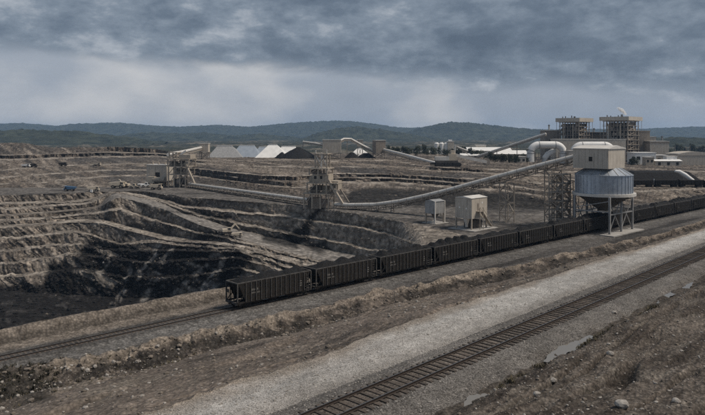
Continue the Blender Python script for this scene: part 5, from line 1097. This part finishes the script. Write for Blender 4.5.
def s_brown(r): px_ = r.uniform(-10, 640); c = int((px_ - COLX[0])/0.8); Y = gY[c] + (fY[c] - gY[c]) * r.uniform(0.02, 1.0); return (px_-CX)/F*Y, Y
def s_left(r): px_ = r.uniform(-10, 180); c = int((px_ - COLX[0])/0.8); Y = fY[c] + r.gauss(0, 4); return (px_-CX)/F*Y, Y
def s_grav(r): px_ = r.uniform(120, 720); c = int((px_ - COLX[0])/0.8); Y0 = near(-2.4)[c]; Y = Y0 + (gY[c] - Y0)*r.random(); return (px_-CX)/F*Y, Y
def s_shoulder(r): s = r.uniform(-5, 75); d = r.choice((-1, 1))*r.uniform(1.1, 3.2); p = NT0 + NTD*s + NTN*d; return float(p[0]), float(p[1])
stones('pale_stones', 800, s_bank, 0.025, 0.12, 'stone', 1); stones('brown_stones', 700, s_bank, 0.03, 0.14, 'stone2', 2)
stones('pale_stones', 450, s_face, 0.05, 0.28, 'stone', 3); stones('brown_stones', 900, s_face, 0.08, 0.40, 'stone2', 4); stones('pale_stones', 500, s_brown, 0.05, 0.24, 'stone', 5); stones('brown_stones', 600, s_brown, 0.06, 0.3, 'stone2', 6)
stones('pale_stones', 160, s_left, 0.06, 0.35, 'stone', 7); stones('ballast_stones', 2500, s_shoulder, 0.03, 0.08, 'stone', 8); stones('gravel_stones', 2600, s_grav, 0.03, 0.09, 'stone', 9)
def s_rows(n, x0, x1, w=None):
    r_ = np.nonzero(REG == n)[0]
    def f(r):
        while True:
            i = r.randrange(r_[0], r_[-1]); c = int((r.uniform(x0, x1) - COLX[0]) / 0.8)
            if SEG[i] in roads or SEG[i] == nb0 or (w is not None and (Cc[i, c].mean() < 0.035) != w) or TYf[i+1, c] - TYf[i, c] < 0.02 or (n == 'pit' and SEG[i] < npit): continue
            return float(TXf[i, c]), float(TYf[i, c])
    return f
stones('pit_rubble', 2600, s_rows('pit', -20, 430, False), 0.15, 0.6, 'stone2', 10); stones('pit_rubble', 700, s_rows('pit', -20, 430, False), 0.12, 0.45, 'stone', 11)
stones('pit_rubble', 1800, s_rows('pit', -20, 260, True), 0.2, 0.9, 'coal', 12); stones('terrace_rubble', 1500, s_rows('upper', -20, 700), 0.25, 0.9, 'stone2', 13)
for j, (a, b, sz) in enumerate(((622, 407, 0.34), (676, 402, 0.22), (537, 396, 0.22), (610, 355, 0.25), (614, 314, 0.22), (553, 382, 0.25))):
    Y = next((float(Y_) for Y_ in np.linspace(24, 70, 300) if HZ + (CH - ground_z((a-CX)/F*Y_, float(Y_)))/Y_*F <= b), 40.0); X = (a-CX)/F*Y
    rnd = random.Random(j + 70); bm = bmesh.new(); bmesh.ops.create_icosphere(bm, subdivisions=2, radius=sz)
    for v in bm.verts: v.co *= rnd.uniform(0.85, 1.12); v.co.z *= 0.7
    me = bpy.data.meshes.new('boulder'); bm.to_mesh(me); bm.free(); me.materials.append(M['stone']); o = bpy.data.objects.new('boulder', me); COL.objects.link(o); o.location = (X, Y, ground_z(X, Y) + sz*0.25)
    tag(o, ('large pale boulder at the bottom of the earth bank', 'pale stone right of the large boulder, near the corner of the bank', 'pale stone at the foot of the bank, left of the large boulder', 'pale stone half way up the bank under the long puddle', 'pale stone at the ditch edge right of the long puddle', 'pale stone left of the large boulder, higher up the bank')[j], 'stone', None if j == 0 else 'pale stones on the bank')
def scrub(name, n, sampler, h0, h1, seed):
    rnd = random.Random(seed); mb = MB()
    for _ in range(n):
        X, Y = sampler(rnd); z = ground_z(X, Y); h = rnd.uniform(h0, h1)
        for _ in range(12):
            a = rnd.random()*6.28; d = h*rnd.uniform(0.2, 0.7); b0 = Vector((X + rnd.gauss(0, h*0.25), Y + rnd.gauss(0, h*0.25), z - 0.03)); tip = b0 + Vector((math.cos(a)*d, math.sin(a)*d, h*rnd.uniform(0.5, 1))); sd = Vector((-math.sin(a), math.cos(a), 0))*h*0.10
            mb.add([b0 - sd*0.5, b0 + sd*0.5, (b0 + tip)/2 + sd, tip, (b0 + tip)/2 - sd], [(0, 1, 2, 3, 4)])
    o = mb.build(name, M['scrub']); o['kind'] = 'stuff'; return o
scrub('dry_scrub', 150, s_left, 0.12, 0.4, 20); scrub('dry_scrub', 300, s_face, 0.1, 0.3, 21)
def s_corner(r):
    px_ = -15 + 75 * r.random() ** 1.3; y = r.gauss(386, 8); Y = (CH + 0.4) * F / (y - HZ); return (px_-CX)/F*Y, Y
scrub('dark_scrub', 170, s_corner, 0.15, 0.5, 24).data.materials[0] = M['dead']
def s_tuft(r): s = ditch_s(r.choice((592, 588, 606, 530, 648, 500)), 4.6) + r.gauss(0, 0.9); p = NT0 + NTD*s + NTN*r.uniform(4.1, 5.4); return float(p[0]), float(p[1])
scrub('dry_scrub', 90, s_tuft, 0.15, 0.4, 22)

# ================================================================== haze
hz_m = bpy.data.materials.new('haze'); hz_m.use_nodes = True; t_ = hz_m.node_tree; t_.nodes.clear(); ho_ = t_.nodes.new('ShaderNodeOutputMaterial'); hp = t_.nodes.new('ShaderNodeVolumePrincipled')
hp.inputs['Color'].default_value = (0.42, 0.64, 0.95, 1); hp.inputs['Density'].default_value = HAZE = 0.00008; hp.inputs['Anisotropy'].default_value = 0.0; t_.links.new(hp.outputs[0], ho_.inputs[1])
o = bx(-9000, 9000, -300, 8200, -70, 175).build('haze', hz_m); o['kind'] = 'stuff'
